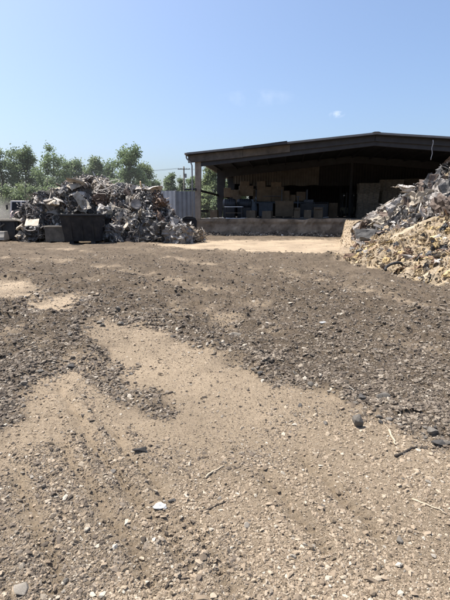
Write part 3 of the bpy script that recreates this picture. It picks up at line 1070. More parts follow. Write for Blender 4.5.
def heap_left(x, y):
    x = np.asarray(x, float); y = np.asarray(y, float)
    top = np.interp(x, LX, LZ, left=0, right=0)
    ft = foot_left(x) + 0.3 * vnoise(x * 0.9, x * 0 + 1, None, 5)
    f = sstep(ft, np.maximum(25.7, ft + 1.3), y) ** 0.75 * sstep(31.0, 27.4, y)
    h = np.maximum(top - 0.25, 0) * f
    h = h * (1 + 0.14 * fbm(x * 1.1, y * 1.1, 3, 71)) + 0.12 * fbm(x * 2.3, y * 2.3, 3, 72) * (h > 0.15)
    return h


def heap_right(x, y):
    x = np.asarray(x, float); y = np.asarray(y, float)
    foot = np.interp(y, [0, 7.5, 9, 12, 14.4, 16.5, 18.6, 21, 23, 25], [9.5, 5.6, 4.25, 3.95, 4.0, 4.7, 5.75, 6.3, 7.8, 10.5]) + 0.25 * vnoise(y * 0.8, y * 0 + 2, None, 8)
    d = np.maximum(x - foot, 0)
    slope = np.interp(y, [9, 14, 17, 19, 22], [0.36, 0.43, 0.52, 0.60, 0.62])
    h = slope * d + 0.28 * (1 - np.exp(-d / 0.35)) * sstep(16, 18, y)
    cap = 4.1 + 0.3 * vnoise(x * 0.4, y * 0.4, None, 19)
    h = np.minimum(h, cap)
    h = h * sstep(25.5, 22.0, y) * sstep(21, 16, x)
    h = h * (1 + 0.10 * fbm(x * 0.9, y * 0.9, 3, 81)) + 0.09 * fbm(x * 2.4, y * 2.4, 3, 82) * (h > 0.1)
    return np.maximum(h, 0)


def core(name, fn, x0, x1, y0, y1, step, mat, label):
    xs = np.arange(x0, x1, step); ys = np.arange(y0, y1, step)
    X, Y = np.meshgrid(xs, ys)
    H = fn(X.ravel(), Y.ravel())
    G = height(X.ravel(), Y.ravel())
    jit = RS.uniform(-0.5, 0.5, (2, H.size)) * step * 0.7
    Z = np.where(H > 0.03, G + H + RS.uniform(-0.07, 0.07, H.size) * np.clip(H * 2, 0, 1), G - 0.15)
    V = np.stack([X.ravel() + jit[0], Y.ravel() + jit[1], Z], 1)
    nx = len(xs); ny = len(ys)
    F = [];
    Hm = H.reshape(ny, nx)
    for j in range(ny - 1):
        for i in range(nx - 1):
            if Hm[j:j + 2, i:i + 2].max() > 0.03:
                F.append((j * nx + i, j * nx + i + 1, (j + 1) * nx + i + 1, (j + 1) * nx + i))
    o = link_mesh(name, V, F, mat)
    tag(o, label, 'scrap heap', kind='stuff')
    return o


def shards(name, fn, x0, x1, y0, y1, N, mat, label, smin, smax, cond=None, up=0.1):
    x = RS.uniform(x0, x1, N * 3); y = RS.uniform(y0, y1, N * 3)
    h = fn(x, y)
    ok = h > 0.04
    if cond is not None: ok &= cond(x, y)
    x, y, h = x[ok][:N], y[ok][:N], h[ok][:N]
    n = len(x)
    g = height(x, y)
    size = np.exp(RS.uniform(math.log(smin), math.log(smax), n))
    scl = np.stack([size * RS.uniform(0.6, 1.5, n), size * RS.uniform(0.3, 0.9, n), size * RS.uniform(0.06, 0.35, n)], 1)
    z = g + h + RS.uniform(-0.06, up, n)
    rots = RS.uniform(-PI, PI, (n, 3)); rots[:, :2] *= 0.6
    V, F = batch_shapes(([stone_shape(ICO0, 500 + i, 0.6) for i in range(12)], ICO0[1]), np.stack([x, y, z], 1), scl, rots)
    o = fast_mesh(name, V, F, mat)
    tag(o, label, 'scrap', kind='stuff')


def build_left_heap():
    shred = island_mat('shredded mixed scrap', [(0.0, (0.02, 0.02, 0.02)), (0.35, (0.07, 0.065, 0.06)), (0.6, (0.17, 0.155, 0.14)), (0.78, (0.13, 0.085, 0.06)), (0.9, (0.36, 0.33, 0.29)), (1.0, (0.62, 0.59, 0.54))], 0.65, 0.15, 8)
    cm = surf('heap fines', [(0.03, 0.027, 0.024), (0.08, 0.07, 0.06), (0.17, 0.15, 0.125)], 5, 0.9, 0, 0.6, 20)
    core('scrap_fines', heap_left, -12.6, -0.9, 22.8, 31.2, 0.2, cm, 'dark shredded scrap packed between the pieces of the heap behind the bins')
    shards('metal_shreds', heap_left, -12.6, -0.9, 22.9, 27.5, 11000, shred, 'small shredded metal strewn over the heap behind the bins', 0.04, 0.24, None, 0.22)
    zones = [(-12.4, -9.2, 'at the truck end of the heap'), (-9.2, -6.6, 'above the black hopper bin'), (-6.6, -4.2, 'on the middle of the heap'), (-4.2, -1.2, 'at the fence end of the heap')]
    plan = [('scrap_bale', 26, ['grey', 'pale', 'rusty', 'beige', 'dark', 'grey'], (0.5, 1.0), 8), ('crumpled_sheet', 180, ['pale', 'grey', 'pale', 'dark', 'beige', 'pale', 'grey', 'rusty', 'dark'], (0.25, 0.7), 6), ('metal_strip', 60, ['grey', 'pale', 'dark', 'rusty', 'beige'], (0.6, 1.3), 6), ('appliance_shell', 8, ['pale', 'beige', 'pale', 'rusty'], (0.8, 1.15), 3), ('wheel_rim', 7, ['grey', 'rusty'], (1.0, 1.25), 1), ('torn_sheet', 70, ['pale', 'grey', 'dark', 'beige', 'pale'], (0.35, 1.0), 5),
            ('bent_sheet', 64, ['grey', 'pale', 'beige', 'pale', 'dark'], (0.4, 1.1), 5), ('bent_pipe', 34, ['grey', 'rusty', 'dark', 'pale'], (0.6, 1.2), 6),
            ('wire_tangle', 40, ['grey', 'rusty', 'dark', 'pale'], (0.6, 1.3), 4), ('dented_drum', 6, ['rusty', 'grey', 'dark'], (0.8, 1.1), 3), ('tyre', 5, ['black'], (0.9, 1.3), 1),
            ('broken_board', 12, ['beige', 'wood'], (0.8, 1.5), 4)]
    for kind, n, tones, (a, b), var in plan:
        k = 0; tries = 0
        while k < n and tries < 4000:
            tries += 1
            x = RND.uniform(-12.3, -1.4); y = float(foot_left(x)) + 0.1 + 3.1 * RND.random() ** 1.1
            h = float(heap_left(np.array([x]), np.array([y]))[0])
            if h < 0.12: continue
            sc = RND.uniform(a, b)
            if h < 0.5: sc = min(sc, 0.7)
            # keep clear of the bins in front of the heap
            if -10.4 < x < -6.3 and y < 25.4 and h < 0.5: continue
            z = gz(x, y) + h + RND.uniform(-0.12, 0.10)
            zn = next(t for (p, q, t) in zones if p <= x <= q + 1e-6)
            lev = 'high up' if h > 1.9 else ('halfway up' if h > 0.9 else 'low down')
            tn = RND.choice(tones)
            # lean the piece with the slope
            rot = (RND.uniform(0.2, 1.3), RND.gauss(0, 0.5), RND.gauss(0, 0.9)) if RND.random() < 0.75 else (RND.uniform(-PI, PI), RND.uniform(-1, 1), RND.uniform(-PI, PI))
            lab = f'{tn} {CATS[kind][0]} {lev} {zn}'
            scrap(kind, RND.randrange(var), tn, (x, y, z), rot, sc, lab, CATS[kind][1], f'{tn} {CATS[kind][0]} pieces {lev} {zn}')
            k += 1
    # bales along the foot of the heap: photo place, size, tone, words
    for (px, py, w, tn, lab, i, d) in [(178, 235, 1.25, 'grey', 'torn grey bale alone on the dirt at the fence end of the heap', 0, 23.6),
                                      (195, 235, 0.85, 'beige', 'small pale bale on the dirt nearest the dock corner', 1, 24.6),
                                      (152, 233, 1.45, 'dark', 'dark bale at the heap foot beside the torn grey bale', 2, 24.0),
                                      (116, 233, 1.1, 'grey', 'upright grey bale standing right against the black hopper bin', 4, 23.9),
                                      (36, 234, 0.9, 'dark', 'dark bale squeezed between the trough and the grey bin', 7, 24.2)]:
        p = at(px, py, d)
        scrap('scrap_bale', i, tn, p, (RND.gauss(0, 0.12), RND.gauss(0, 0.12), RND.gauss(0, 0.3)), w, lab, 'bale', 'bales in the scrap heap')
    # the pieces one can point to
    for (kind, i, tn, px, py, d, rot, sc, lab) in [
        ('crumpled_sheet', 1, 'pale', 142, 190, 25.5, (0.5, 0.1, 0.2), (1.0, 0.6, 0.6), 'white crumpled sheet lying along the heap top at its fence end'),
        ('torn_sheet', 2, 'pale', 153, 189, 25.5, (0.2, -0.3, 0.1), (1.2, 1.1, 1.0), 'bright white torn sheet on the last high point of the heap'),
        ('crumpled_sheet', 3, 'beige', 118, 211, 24.5, (1.0, 0.2, -0.3), (1.3, 0.9, 0.8), 'large beige sheet draped down the middle of the heap front'),
        ('crumpled_sheet', 0, 'pale', 104, 208, 24.4, (0.9, -0.1, 0.4), (0.9, 0.75, 0.7), 'pale folded sheet draped just behind the hopper bin'),
        ('torn_sheet', 1, 'pale', 140, 222, 23.9, (0.7, 0.1, 0.1), (1.3, 0.55, 0.7), 'long pale strip laid over the foot bales'),
        ('bent_sheet', 2, 'pale', 42, 199, 25.3, (0.7, 0.2, 0.3), (0.9, 0.8, 0.9), 'pale rounded panel on the truck end of the heap top'),
        ('crumpled_sheet', 4, 'beige', 54, 203, 25.0, (0.8, 0.0, -0.4), (0.9, 0.8, 0.7), 'beige crumpled sheet above the grey bin'),
        ('crumpled_sheet', 2, 'grey', 84, 205, 24.7, (1.1, 0.5, 0.5), (0.8, 0.9, 0.7), 'standing grey sheet folded to a point behind the hopper bin'),
        ('torn_sheet', 3, 'beige', 82, 202, 24.6, (1.3, 1.0, 0.3), (1.2, 1.1, 1), 'upright tan torn sheet beside the pointed grey sheet'),
        ('wire_tangle', 1, 'pale', 106, 187, 25.4, (0.3, 0.2, 0.1), 1.5, 'loose pale wire curling from the heap top'),
        ('torn_sheet', 0, 'beige', 76, 181, 25.6, (0.4, 0.1, 0.2), (1.0, 0.7, 0.8), 'beige brown sheet capping the highest point of the heap'),
        ('bent_pipe', 3, 'pale', 96, 219, 24.0, (0.4, 0.2, 0.2), 1.1, 'curved white pipe hanging over the hopper rim'),
        ('tyre', 0, 'black', 30, 231, 23.9, (1.2, 0.2, 0.4), 0.9, 'black tyre leaning at the heap foot beside the trough'),
        ('bent_pipe', 1, 'pale', 29, 229, 23.6, (0.9, 0.7, 0.3), 0.7, 'pale hose curled over the tyre by the trough'),
    ]:
        scrap(kind, i, tn, at(px, py, d), rot, sc, lab, CATS[kind][1])


def build_right_heap():
    shred = bpy.data.materials['shredded mixed scrap']
    cm = surf('right heap fines', [(0.08, 0.062, 0.044), (0.2, 0.155, 0.1), (0.33, 0.26, 0.17)], 4, 0.95, 0, 0.6, 18)
    core('debris_fines', heap_right, 3.6, 21.5, 6.0, 26.0, 0.17, cm, 'dark fines under the pieces of the heap beside the ramp')

    def split(y, x):
        return np.interp(x, [4, 5.8, 6.6, 7.4, 9], [18.2, 17.6, 15.6, 14.0, 12.5])
    isgrey = lambda x, y: y > split(y, x) + 0.5 * vnoise(x * 1.2, y * 1.2, None, 33)
    shards('grey_shreds', heap_right, 4.5, 15, 12, 24, 8000, shred, 'small grey shreds strewn over the upper heap beside the ramp', 0.05, 0.24, isgrey)
    crumb = island_mat('yellow and tan crumbs', [(0.0, (0.04, 0.032, 0.024)), (0.2, (0.12, 0.09, 0.06)), (0.4, (0.26, 0.19, 0.105)), (0.7, (0.36, 0.275, 0.165)), (0.9, (0.45, 0.345, 0.195)), (1.0, (0.55, 0.5, 0.42))], 0.95, 0, 10, 0.3)
    shards('foam_crumbs', heap_right, 3.8, 12, 6.5, 19, 19000, crumb, 'yellow and tan crumbs of foam and board over the lower heap', 0.015, 0.10, lambda x, y: ~isgrey(x, y), 0.05)
    # crumbs that rolled onto the ramp
    one = lambda x, y: np.full(np.shape(x), 0.06)
    shards('ramp_crumbs', one, 3.8, 11.5, 12.5, 29.7, 3200, crumb, 'tan crumbs spilled down the earth ramp', 0.012, 0.055, lambda x, y: (ramp_up(x, y) > 0.12) | ((x > 3.6) & (y < 17) & (x < 4.9)), -0.03)
    plan = [('crumpled_sheet', 120, ['pale', 'grey', 'beige', 'dark', 'grey', 'dark', 'rusty'], (0.25, 0.65), 6, True), ('metal_strip', 24, ['grey', 'dark', 'rusty'], (0.4, 0.9), 6, True), ('rubble_block', 110, ['grey', 'dark', 'beige', 'grey', 'rusty'], (0.18, 0.52), 6, True), ('appliance_shell', 4, ['beige', 'grey'], (0.7, 0.95), 3, True), ('wheel_rim', 4, ['grey', 'rusty'], (0.9, 1.2), 1, True), ('torn_sheet', 64, ['pale', 'grey', 'dark', 'dark'], (0.25, 0.7), 5, True),
            ('bent_sheet', 36, ['grey', 'dark', 'pale', 'dark'], (0.3, 0.8), 5, True), ('bent_pipe', 18, ['grey', 'dark', 'pale'], (0.6, 1.2), 6, True),
            ('wire_tangle', 16, ['grey', 'dark', 'pale'], (0.6, 1.2), 4, True), ('tyre', 3, ['black'], (0.9, 1.2), 1, True),
            ('foam_chunk', 110, ['yellow', 'tan', 'yellow', 'tan', 'brown', 'dark'], (0.05, 0.15), 6, False), ('broken_board', 40, ['wood', 'tan', 'brown'], (0.2, 0.55), 4, False),
            ('torn_sheet', 30, ['tan', 'grey', 'brown', 'pale'], (0.14, 0.4), 5, False), ('crumpled_sheet', 20, ['dark', 'tan', 'grey', 'pale'], (0.15, 0.4), 6, False)]
    for kind, n, tones, (a, b), var, grey in plan:
        k = 0; tries = 0
        while k < n and tries < 6000:
            tries += 1
            y = RND.uniform(12.5, 22.5) if grey else RND.uniform(8.3, 18.0)
            x = RND.uniform(4.2, 11.5)
            h = float(heap_right(np.array([x]), np.array([y]))[0])
            if h < 0.06 or x / y > 0.56: continue
            if 0.29 < x / y < 0.455 and 13.0 < y < 17.9 and -0.065 < (gz(x, y) + h - EYE) / y + 0.0 < 0.01: continue      # room for the two big slabs
            if bool(isgrey(np.array([x]), np.array([y]))[0]) != grey: continue
            sc = RND.uniform(a, b)
            if grey and h < 0.5: sc = min(sc, 0.6)
            z = gz(x, y) + h + (RND.uniform(-0.12, 0.12) if grey else sc * RND.uniform(0.0, 0.35))
            tn = RND.choice(tones)
            rot = (RND.gauss(0.25, 0.6), RND.gauss(-0.5, 0.5), RND.uniform(-PI, PI)) if grey else (RND.gauss(0, 0.5), RND.gauss(-0.4, 0.4), RND.uniform(-PI, PI))
            if grey:
                zn = 'at the crest of the heap beside the ramp' if h > 2.6 else ('on the upper slope beside the ramp' if h > 1.2 else 'low on the grey end of the heap by the ramp')
            else:
                zn = 'in the yellow debris below the grey scrap' if y > 14.5 else ('in the middle of the yellow debris' if y > 11.5 else 'at the near foot of the yellow debris')
            s3 = sc if kind not in ('foam_chunk', 'rubble_block') else (sc * 1.3, sc, sc * RND.uniform(0.35, 0.8))
            nm, ct = CATS[kind]
            scrap(kind, RND.randrange(var), tn, (x, y, z), rot, s3, f'{tn} {nm} {zn}', ct, f'{tn} {nm} pieces {zn}')
            k += 1
    # pieces one can point to
    m = MB()
    slab = surf('dark roofing slab', [(0.025, 0.025, 0.024), (0.055, 0.053, 0.05), (0.12, 0.115, 0.105)], 3, 0.85, 0, 0.4, 15)
    for (nm, a, b, c, d4, lab) in [
        ('metal_slab', (356, 229, 17.6), (390, 231, 17.2), (390, 239, 17.0), (357, 238.5, 17.4), 'long dark flat slab jutting from the foot of the grey scrap over the ramp'),
        ('metal_slab', (389, 233, 16.6), (410, 218, 17.2), (413, 223, 16.8), (391, 240.5, 16.3), 'tilted dark panel leaning up behind the flat slab')]:
        P = [at(*q) for q in (a, b, c, d4)]
        off = Vector((0.03, 0.35, 0.0)) if lab.startswith('long') else Vector((0.12, 0.3, -0.08))
        c0 = sum(P, Vector()) / 4
        mb = MB()
        nu = 8
        V = []; F = []
        for layer in (Vector((0, 0, 0)), off):
            for j in range(4):
                for i in range(nu):
                    u = i / (nu - 1); v = j / 3
                    q = P[0].lerp(P[1], u).lerp(P[3].lerp(P[2], u), v) + layer - c0
                    w = Vector((RND.uniform(-1, 1), RND.uniform(-1, 1), RND.uniform(-1, 1))) * 0.025
                    V.append(q + w)
        n = nu * 4
        for j in range(3):
            for i in range(nu - 1):
                q = (j * nu + i, j * nu + i + 1, (j + 1) * nu + i + 1, (j + 1) * nu + i)
                F.append(tuple(reversed(q))); F.append(tuple(t + n for t in q))
        rim = list(range(nu)) + [j * nu + nu - 1 for j in (1, 2, 3)] + [3 * nu + i for i in range(nu - 2, -1, -1)] + [2 * nu, nu]
        for i in range(len(rim)):
            p, q = rim[i], rim[(i + 1) % len(rim)]
            F.append((p, q, q + n, p + n))
        mb.add(V, F)
        o = mb.build(nm, slab)
        o.location = c0
        tag(o, lab, 'slab')
    for (kind, i, tn, px, py, d, rot, sc, lab) in [
        ('crumpled_sheet', 3, 'pale', 393, 206, 18.2, (0.9, -0.5, 0.2), (1.2, 0.75, 0.7), 'large pale sheet draped down the grey slope above the flat slab'),
        ('crumpled_sheet', 5, 'pale', 405, 188, 18.8, (1.0, -0.2, 0.5), (0.9, 0.8, 0.8), 'crinkled white sheet sticking up from the skyline of the heap'),
        ('torn_sheet', 1, 'pale', 424, 214, 15.4, (1.0, 1.0, 0.3), (0.9, 0.8, 0.8), 'pale torn strip hanging down the middle of the grey slope'),
        ('torn_sheet', 4, 'tan', 416, 231, 14.3, (0.4, -0.35, 0.3), (2.0, 1.0, 0.7), 'long tan sheet running up the border between yellow and grey debris'),
        ('crumpled_sheet', 2, 'grey', 368, 242, 16.3, (0.2, 0.1, 0.2), (1.2, 0.7, 0.6), 'flattened grey sheet spread in front of the flat slab'),
        ('foam_chunk', 2, 'brown', 352, 257, 14.9, (0, 0, 0.2), (0.32, 0.22, 0.15), 'reddish brown lump lying at the edge of the ramp foot'),
        ('crumpled_sheet', 4, 'pale', 430, 281, 9.9, (0.1, -0.2, 0.3), (0.7, 0.55, 0.4), 'off white crumpled sheet at the near foot of the yellow debris'),
        ('foam_chunk', 4, 'yellow', 444, 277, 9.9, (0.1, -0.2, 0.3), (0.24, 0.18, 0.14), 'bright yellow foam lump at the near foot of the debris'),
        ('crumpled_sheet', 1, 'brown', 436, 258, 11.0, (0.3, -0.5, 0.6), (0.9, 0.6, 0.5), 'brown crumpled sheet in the middle of the yellow slope'),
        ('torn_sheet', 2, 'pale', 447, 252, 11.5, (0.3, -0.4, 0.9), (0.8, 0.5, 0.5), 'white torn sheet high in the yellow debris'),
    ]:
        scrap(kind, i, tn, at(px, py, d), rot, sc, lab, CATS[kind][1])
    # black hose loop
    c = at(398, 271, 11.0)
    pts = []
    for k in range(22):
        a = PI * (0.02 + 1.15 * k / 21)
        pts.append((-0.34 * math.cos(a), 0.06 * math.sin(3 * a), 0.22 * math.sin(a) - 0.02))
    o = MB().tube(pts, 0.036, 10).build('rubber_hose', SCRAP_MATS['black'], None, True)
    o.location = (c.x, c.y, gz(c.x, c.y) + float(heap_right(np.array([c.x]), np.array([c.y]))[0]) + 0.02)
    o.rotation_euler = (-0.5, 0.1, 0.2)
    tag(o, 'black hose arched in a loop at the foot of the yellow debris', 'hose')


# ------------------------------------------------------------------ open shed on a loading dock
BA = math.radians(-8.0)
BO = Vector((-2.16, 31.5, 0))
FLOOR = 1.2


def bloc(s, t, z=0.0):
    return Vector((BO.x + s * math.cos(BA) - t * math.sin(BA), BO.y + s * math.sin(BA) + t * math.cos(BA), z))


def roofz(s):
    return 6.66 - 0.082 * abs(s - 12.07)


def build_shed():
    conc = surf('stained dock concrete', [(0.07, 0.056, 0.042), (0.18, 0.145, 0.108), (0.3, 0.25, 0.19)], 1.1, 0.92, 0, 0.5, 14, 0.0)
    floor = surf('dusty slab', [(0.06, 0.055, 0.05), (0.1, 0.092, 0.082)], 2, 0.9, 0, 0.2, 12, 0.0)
    brownm = surf('weathered brown steel', [(0.10, 0.083, 0.066), (0.18, 0.15, 0.12), (0.25, 0.21, 0.17)], 1.5, 0.7, 0.1, 0.3, 12, 0.0)
    darks = surf('dark painted steel', [(0.018, 0.018, 0.021), (0.034, 0.034, 0.038)], 2, 0.65, 0.2, 0.3, 12, 0.0)
    under = surf('shade dark roof underside', [(0.010, 0.011, 0.014), (0.022, 0.023, 0.028)], 1.2, 0.85, 0, 0.2, 12, 0.0)  # interior shade put into the colour of the roof underside
    roofm = surf('grey ribbed roofing', [(0.12, 0.12, 0.12), (0.2, 0.2, 0.2)], 1.5, 0.6, 0.3, 0.2, 12, 0.0)
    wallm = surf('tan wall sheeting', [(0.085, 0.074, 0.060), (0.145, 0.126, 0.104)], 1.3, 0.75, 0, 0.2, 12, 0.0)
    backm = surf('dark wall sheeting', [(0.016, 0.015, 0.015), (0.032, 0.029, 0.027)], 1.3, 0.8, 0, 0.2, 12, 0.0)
    fasc = surf('weathered fascia', [(0.035, 0.03, 0.026), (0.075, 0.064, 0.054), (0.125, 0.107, 0.09)], 1.5, 0.75, 0.05, 0.3, 12, 0.0)
    postm = surf('tan brown post', [(0.13, 0.105, 0.08), (0.24, 0.195, 0.15), (0.32, 0.265, 0.21)], 1.5, 0.75, 0.0, 0.3, 12, 0.0)
    pipe = surf('grey downpipe', [(0.16, 0.16, 0.16), (0.25, 0.25, 0.25)], 3, 0.6, 0.2, 0.1, 20, 0.0)

    sh = thing('open_shed', 'long open-fronted steel shed with low gable roof on a concrete loading dock', 'shed', BO, BA)
    W, L = 24.14, 24.0
    # dock: front wall with a crumbled top edge, floor behind it
    V = []; F = []
    nx, nz = 150, 9
    for j in range(nz):
        for i in range(nx):
            s = 0 + W * i / (nx - 1); z = -0.3 + (FLOOR + 0.3) * j / (nz - 1)
            y = -0.02 * float(vnoise(np.array(s * 1.5), np.array(z * 2.0), None, 3)) - 0.03 * float(vnoise(np.array(s * 4.5), np.array(z * 5.0), None, 13)) - 0.015 * RND.random() + (0.05 if (i % 26) == 0 else 0) - (0.06 if z > 0.98 else 0)
            if j == nz - 1:
                z += 0.08 * float(vnoise(np.array(s * 1.7), np.array(1.0), None, 6)) - 0.02
            V.append((s, y, z))
    for j in range(nz - 1):
        for i in range(nx - 1):
            F.append((j * nx + i, j * nx + i + 1, (j + 1) * nx + i + 1, (j + 1) * nx + i))
    k = len(V)
    for i in range(nx):
        V.append((W * i / (nx - 1), 0.5, V[(nz - 1) * nx + i][2]))
    for i in range(nx - 1):
        F.append(((nz - 1) * nx + i, (nz - 1) * nx + i + 1, k + i + 1, k + i))
    link_mesh('dock_wall', V, F, conc, sh)
    MB().box((-0.1, L / 2, 0.3), (0.2, L, 1.78)).build('dock_side_wall', conc, sh)
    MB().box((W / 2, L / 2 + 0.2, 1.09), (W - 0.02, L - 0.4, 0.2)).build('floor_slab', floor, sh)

    # rigid frames
    for fi, t in enumerate((0.15, 10.0, 17.5, 23.8)):
        for s0, sg in ((0.05, 1), (W - 0.05, -1)):
            wb, wt = (0.34, 0.44) if fi == 0 else (0.42, 0.85)
            zt = roofz(s0) - 0.2
            P = []
            for z, w in ((FLOOR, wb), (zt, wt)):
                a, b = sorted((s0, s0 + sg * w))
                P += [(a, t - 0.12, z), (b, t - 0.12, z), (b, t + 0.12, z), (a, t + 0.12, z)]
            MB().hexa(P).build('column', postm if fi == 0 else darks, sh, bevel=0.012)
        m = MB()
        for sg, sa, sb in ((1, 0.05, 12.07), (-1, 12.07, W - 0.05)):
            for (a, b, d0, d1) in ((sa, sb, 0.75 if sg > 0 else 0.55, 0.55 if sg > 0 else 0.75),):
                za, zb = roofz(a) - 0.17, roofz(b) - 0.17
                m.hexa([(a, t - 0.1, za - d0), (b, t - 0.1, zb - d1), (b, t + 0.1, zb - d1), (a, t + 0.1, za - d0), (a, t - 0.1, za), (b, t - 0.1, zb), (b, t + 0.1, zb), (a, t + 0.1, za)])
        m.build('rafter', darks, sh)
    # interior posts along the middle
    for s0, t in ((12.07, 10.0), (12.07, 17.5)):
        MB().box((s0, t, (FLOOR + 6.0) / 2), (0.22, 0.22, 6.0 - FLOOR)).build('post', darks, sh)
    # purlins
    for i in range(17):
        s = 0.5 + i * (W - 1.0) / 16
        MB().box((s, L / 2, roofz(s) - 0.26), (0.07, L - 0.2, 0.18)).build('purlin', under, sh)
    # roof, two ribbed slopes
    for sg, sa, sb in ((1, -0.42, 12.07), (-1, 12.07, W + 0.42)):
        m = MB()
        n = 96
        V = []; F = []
        for i in range(n + 1):
            t = -0.45 + (L + 0.9) * i / n
            rib = 0.03 if i % 4 == 0 else 0
            for s in (sa, sb):
                z = roofz(s)
                V.append((s, t, z + rib)); V.append((s, t, z - 0.09))
        for i in range(n):
            a = i * 4; b = a + 4
            F += [(a, a + 2, b + 2, b), (a + 1, b + 1, b + 3, a + 3)]
            F += [(a, b, b + 1, a + 1), (a + 2, a + 3, b + 3, b + 2)]
        F += [(0, 1, 3, 2), (n * 4, n * 4 + 2, n * 4 + 3, n * 4 + 1)]
        link_mesh('roof', V, F, roofm, sh)
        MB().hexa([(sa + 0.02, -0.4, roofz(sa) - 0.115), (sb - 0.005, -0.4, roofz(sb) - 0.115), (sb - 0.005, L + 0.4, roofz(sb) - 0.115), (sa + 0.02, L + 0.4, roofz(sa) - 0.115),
                   (sa + 0.02, -0.4, roofz(sa) - 0.093), (sb - 0.005, -0.4, roofz(sb) - 0.093), (sb - 0.005, L + 0.4, roofz(sb) - 0.093), (sa + 0.02, L + 0.4, roofz(sa) - 0.093)]).build('shade_lining', under, sh)  # dark sheet added below the roof so its underside looks shaded
    MB().hexa([(11.8, -0.5, roofz(11.8) + .035), (12.34, -0.5, roofz(12.34) + .035), (12.34, L + .5, roofz(12.34) + .035), (11.8, L + .5, roofz(11.8) + .035),
               (11.95, -0.5, 6.72), (12.19, -0.5, 6.72), (12.19, L + .5, 6.72), (11.95, L + .5, 6.72)]).build('ridge_cap', roofm, sh)
    # rake fascia along the front; one stretch has lost its trim
    def fascia(a, b, d0, d1, y, th, mat, name):
        za, zb = roofz(a) - 0.12, roofz(b) - 0.12
        MB().hexa([(a, y - th, za - d0), (b, y - th, zb - d1), (b, y, zb - d1), (a, y, za - d0), (a, y - th, za), (b, y - th, zb), (b, y, zb), (a, y, za)]).build(name, mat, sh, bevel=0.01)
    fascia(-0.4, 3.4, 0.50, 0.50, -0.02, 0.10, fasc, 'fascia')
    fascia(3.41, 6.6, 0.48, 0.46, 0.0, 0.09, fasc, 'fascia')
    fascia(6.61, 12.06, 0.40, 0.34, 0.0, 0.08, darks, 'fascia')
    fascia(12.08, 18.0, 0.34, 0.38, 0.0, 0.08, darks, 'fascia')
    fascia(18.01, W + 0.4, 0.40, 0.42, 0.0, 0.08, darks, 'fascia')
    # torn flap of trim standing proud of the edge
    m = MB()
    m.hexa([(3.5, -0.62, roofz(3.5) - 0.16), (6.4, -0.62, roofz(6.4) - 0.12), (6.4, -0.48, roofz(6.4) - 0.12), (3.5, -0.48, roofz(3.5) - 0.14),
            (3.5, -0.60, roofz(3.5) + 0.0), (6.4, -0.60, roofz(6.4) + 0.07), (6.4, -0.50, roofz(6.4) + 0.07), (3.5, -0.50, roofz(3.5) + 0.03)])
    m.build('edge_trim', under, sh)
    # gutter on the eave and its downpipe
    MB().box((-0.5, L / 2, roofz(-0.42) - 0.05), (0.14, L + 0.9, 0.13)).build('gutter', brownm, sh, bevel=0.01)
    MB().tube([(-0.5, -0.2, roofz(-.4) - 0.1), (-0.5, -0.2, roofz(-.4) - 0.25), (-0.46, -0.2, roofz(-.4) - 0.35), (-0.18, -0.16, roofz(-.4) - 0.62), (-0.12, -0.14, roofz(-.4) - 0.8), (-0.12, -0.14, 3.0), (-0.12, -0.14, 0.15)], 0.05, 8).build('downpipe', pipe, sh, True)
    # side girts: open first bays, sheeting high up further back
    for (z, t0, t1) in ((3.22, -0.3, 10.0), (3.22, 10.0, 17.5), (2.05, 10.0, 17.5), (1.75, 0.2, 4.6)):
        MB().box((0.12 if t0 > -0.1 else 0.1, (t0 + t1) / 2, z), (0.10, t1 - t0, 0.17)).build('girt', darks, sh)
    MB().box((-0.35, -0.12, 3.23), (0.7, 0.1, 0.12)).build('bracket', darks, sh)

    # corrugated sheets: zigzag walls
    def sheet(name, mat, s0, s1, t, zb, ztop, pitch=0.25, depth=0.04, along='s', drop=None):
        n = int((s1 - s0) / pitch) * 2
        V = []; F = []
        for i in range(n + 1):
            s = s0 + (s1 - s0) * i / n
            o = depth if (i // 1) % 2 else 0
            b = zb + (drop(s) if drop else 0)
            top = ztop(s) if callable(ztop) else ztop
            for z in (b, top):
                V.append((s, t + o, z) if along == 's' else (t + o, s, z))
            for z in (b, top):
                V.append((s, t + o + 0.02, z) if along == 's' else (t + o + 0.02, s, z))
        for i in range(n):
            a = i * 4; b = a + 4
            F += [(a, b, b + 1, a + 1), (a + 2, a + 3, b + 3, b + 2), (a, a + 2, b + 2, b), (a + 1, b + 1, b + 3, a + 3)]
        return link_mesh(name, V, F, mat, sh)
    under_roof = lambda s: roofz(s) - 0.36
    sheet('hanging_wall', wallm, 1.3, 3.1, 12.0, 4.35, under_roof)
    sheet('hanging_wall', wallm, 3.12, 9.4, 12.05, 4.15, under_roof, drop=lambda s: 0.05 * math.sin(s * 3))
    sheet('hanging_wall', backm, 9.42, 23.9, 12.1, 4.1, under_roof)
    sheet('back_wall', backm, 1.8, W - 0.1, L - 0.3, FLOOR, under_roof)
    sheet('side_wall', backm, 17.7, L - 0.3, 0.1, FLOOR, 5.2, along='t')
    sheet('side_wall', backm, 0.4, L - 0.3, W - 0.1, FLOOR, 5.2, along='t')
    # broken slab edge rubble at the foot of the dock
    rub = island_mat('dock rubble', [(0, (0.035, 0.028, 0.022)), (0.5, (0.10, 0.08, 0.06)), (0.9, (0.2, 0.165, 0.125)), (1, (0.4, 0.37, 0.32))], 0.9, 0, 10)
    N = 1500
    s = RS.uniform(0.1, 10.3, N); t = -np.abs(RS.normal(0, 0.28, N)) - 0.03
    P = np.array([bloc(a, b)[:] for a, b in zip(s, t)])
    P[:, 2] = height(P[:, 0], P[:, 1]) + np.clip(0.28 + t * 0.5, 0, 1) * RS.uniform(0, 1, N) * (0.5 + 0.5 * np.sin(s * 1.3) ** 2)
    sz = np.exp(RS.uniform(math.log(0.03), math.log(0.16), N))
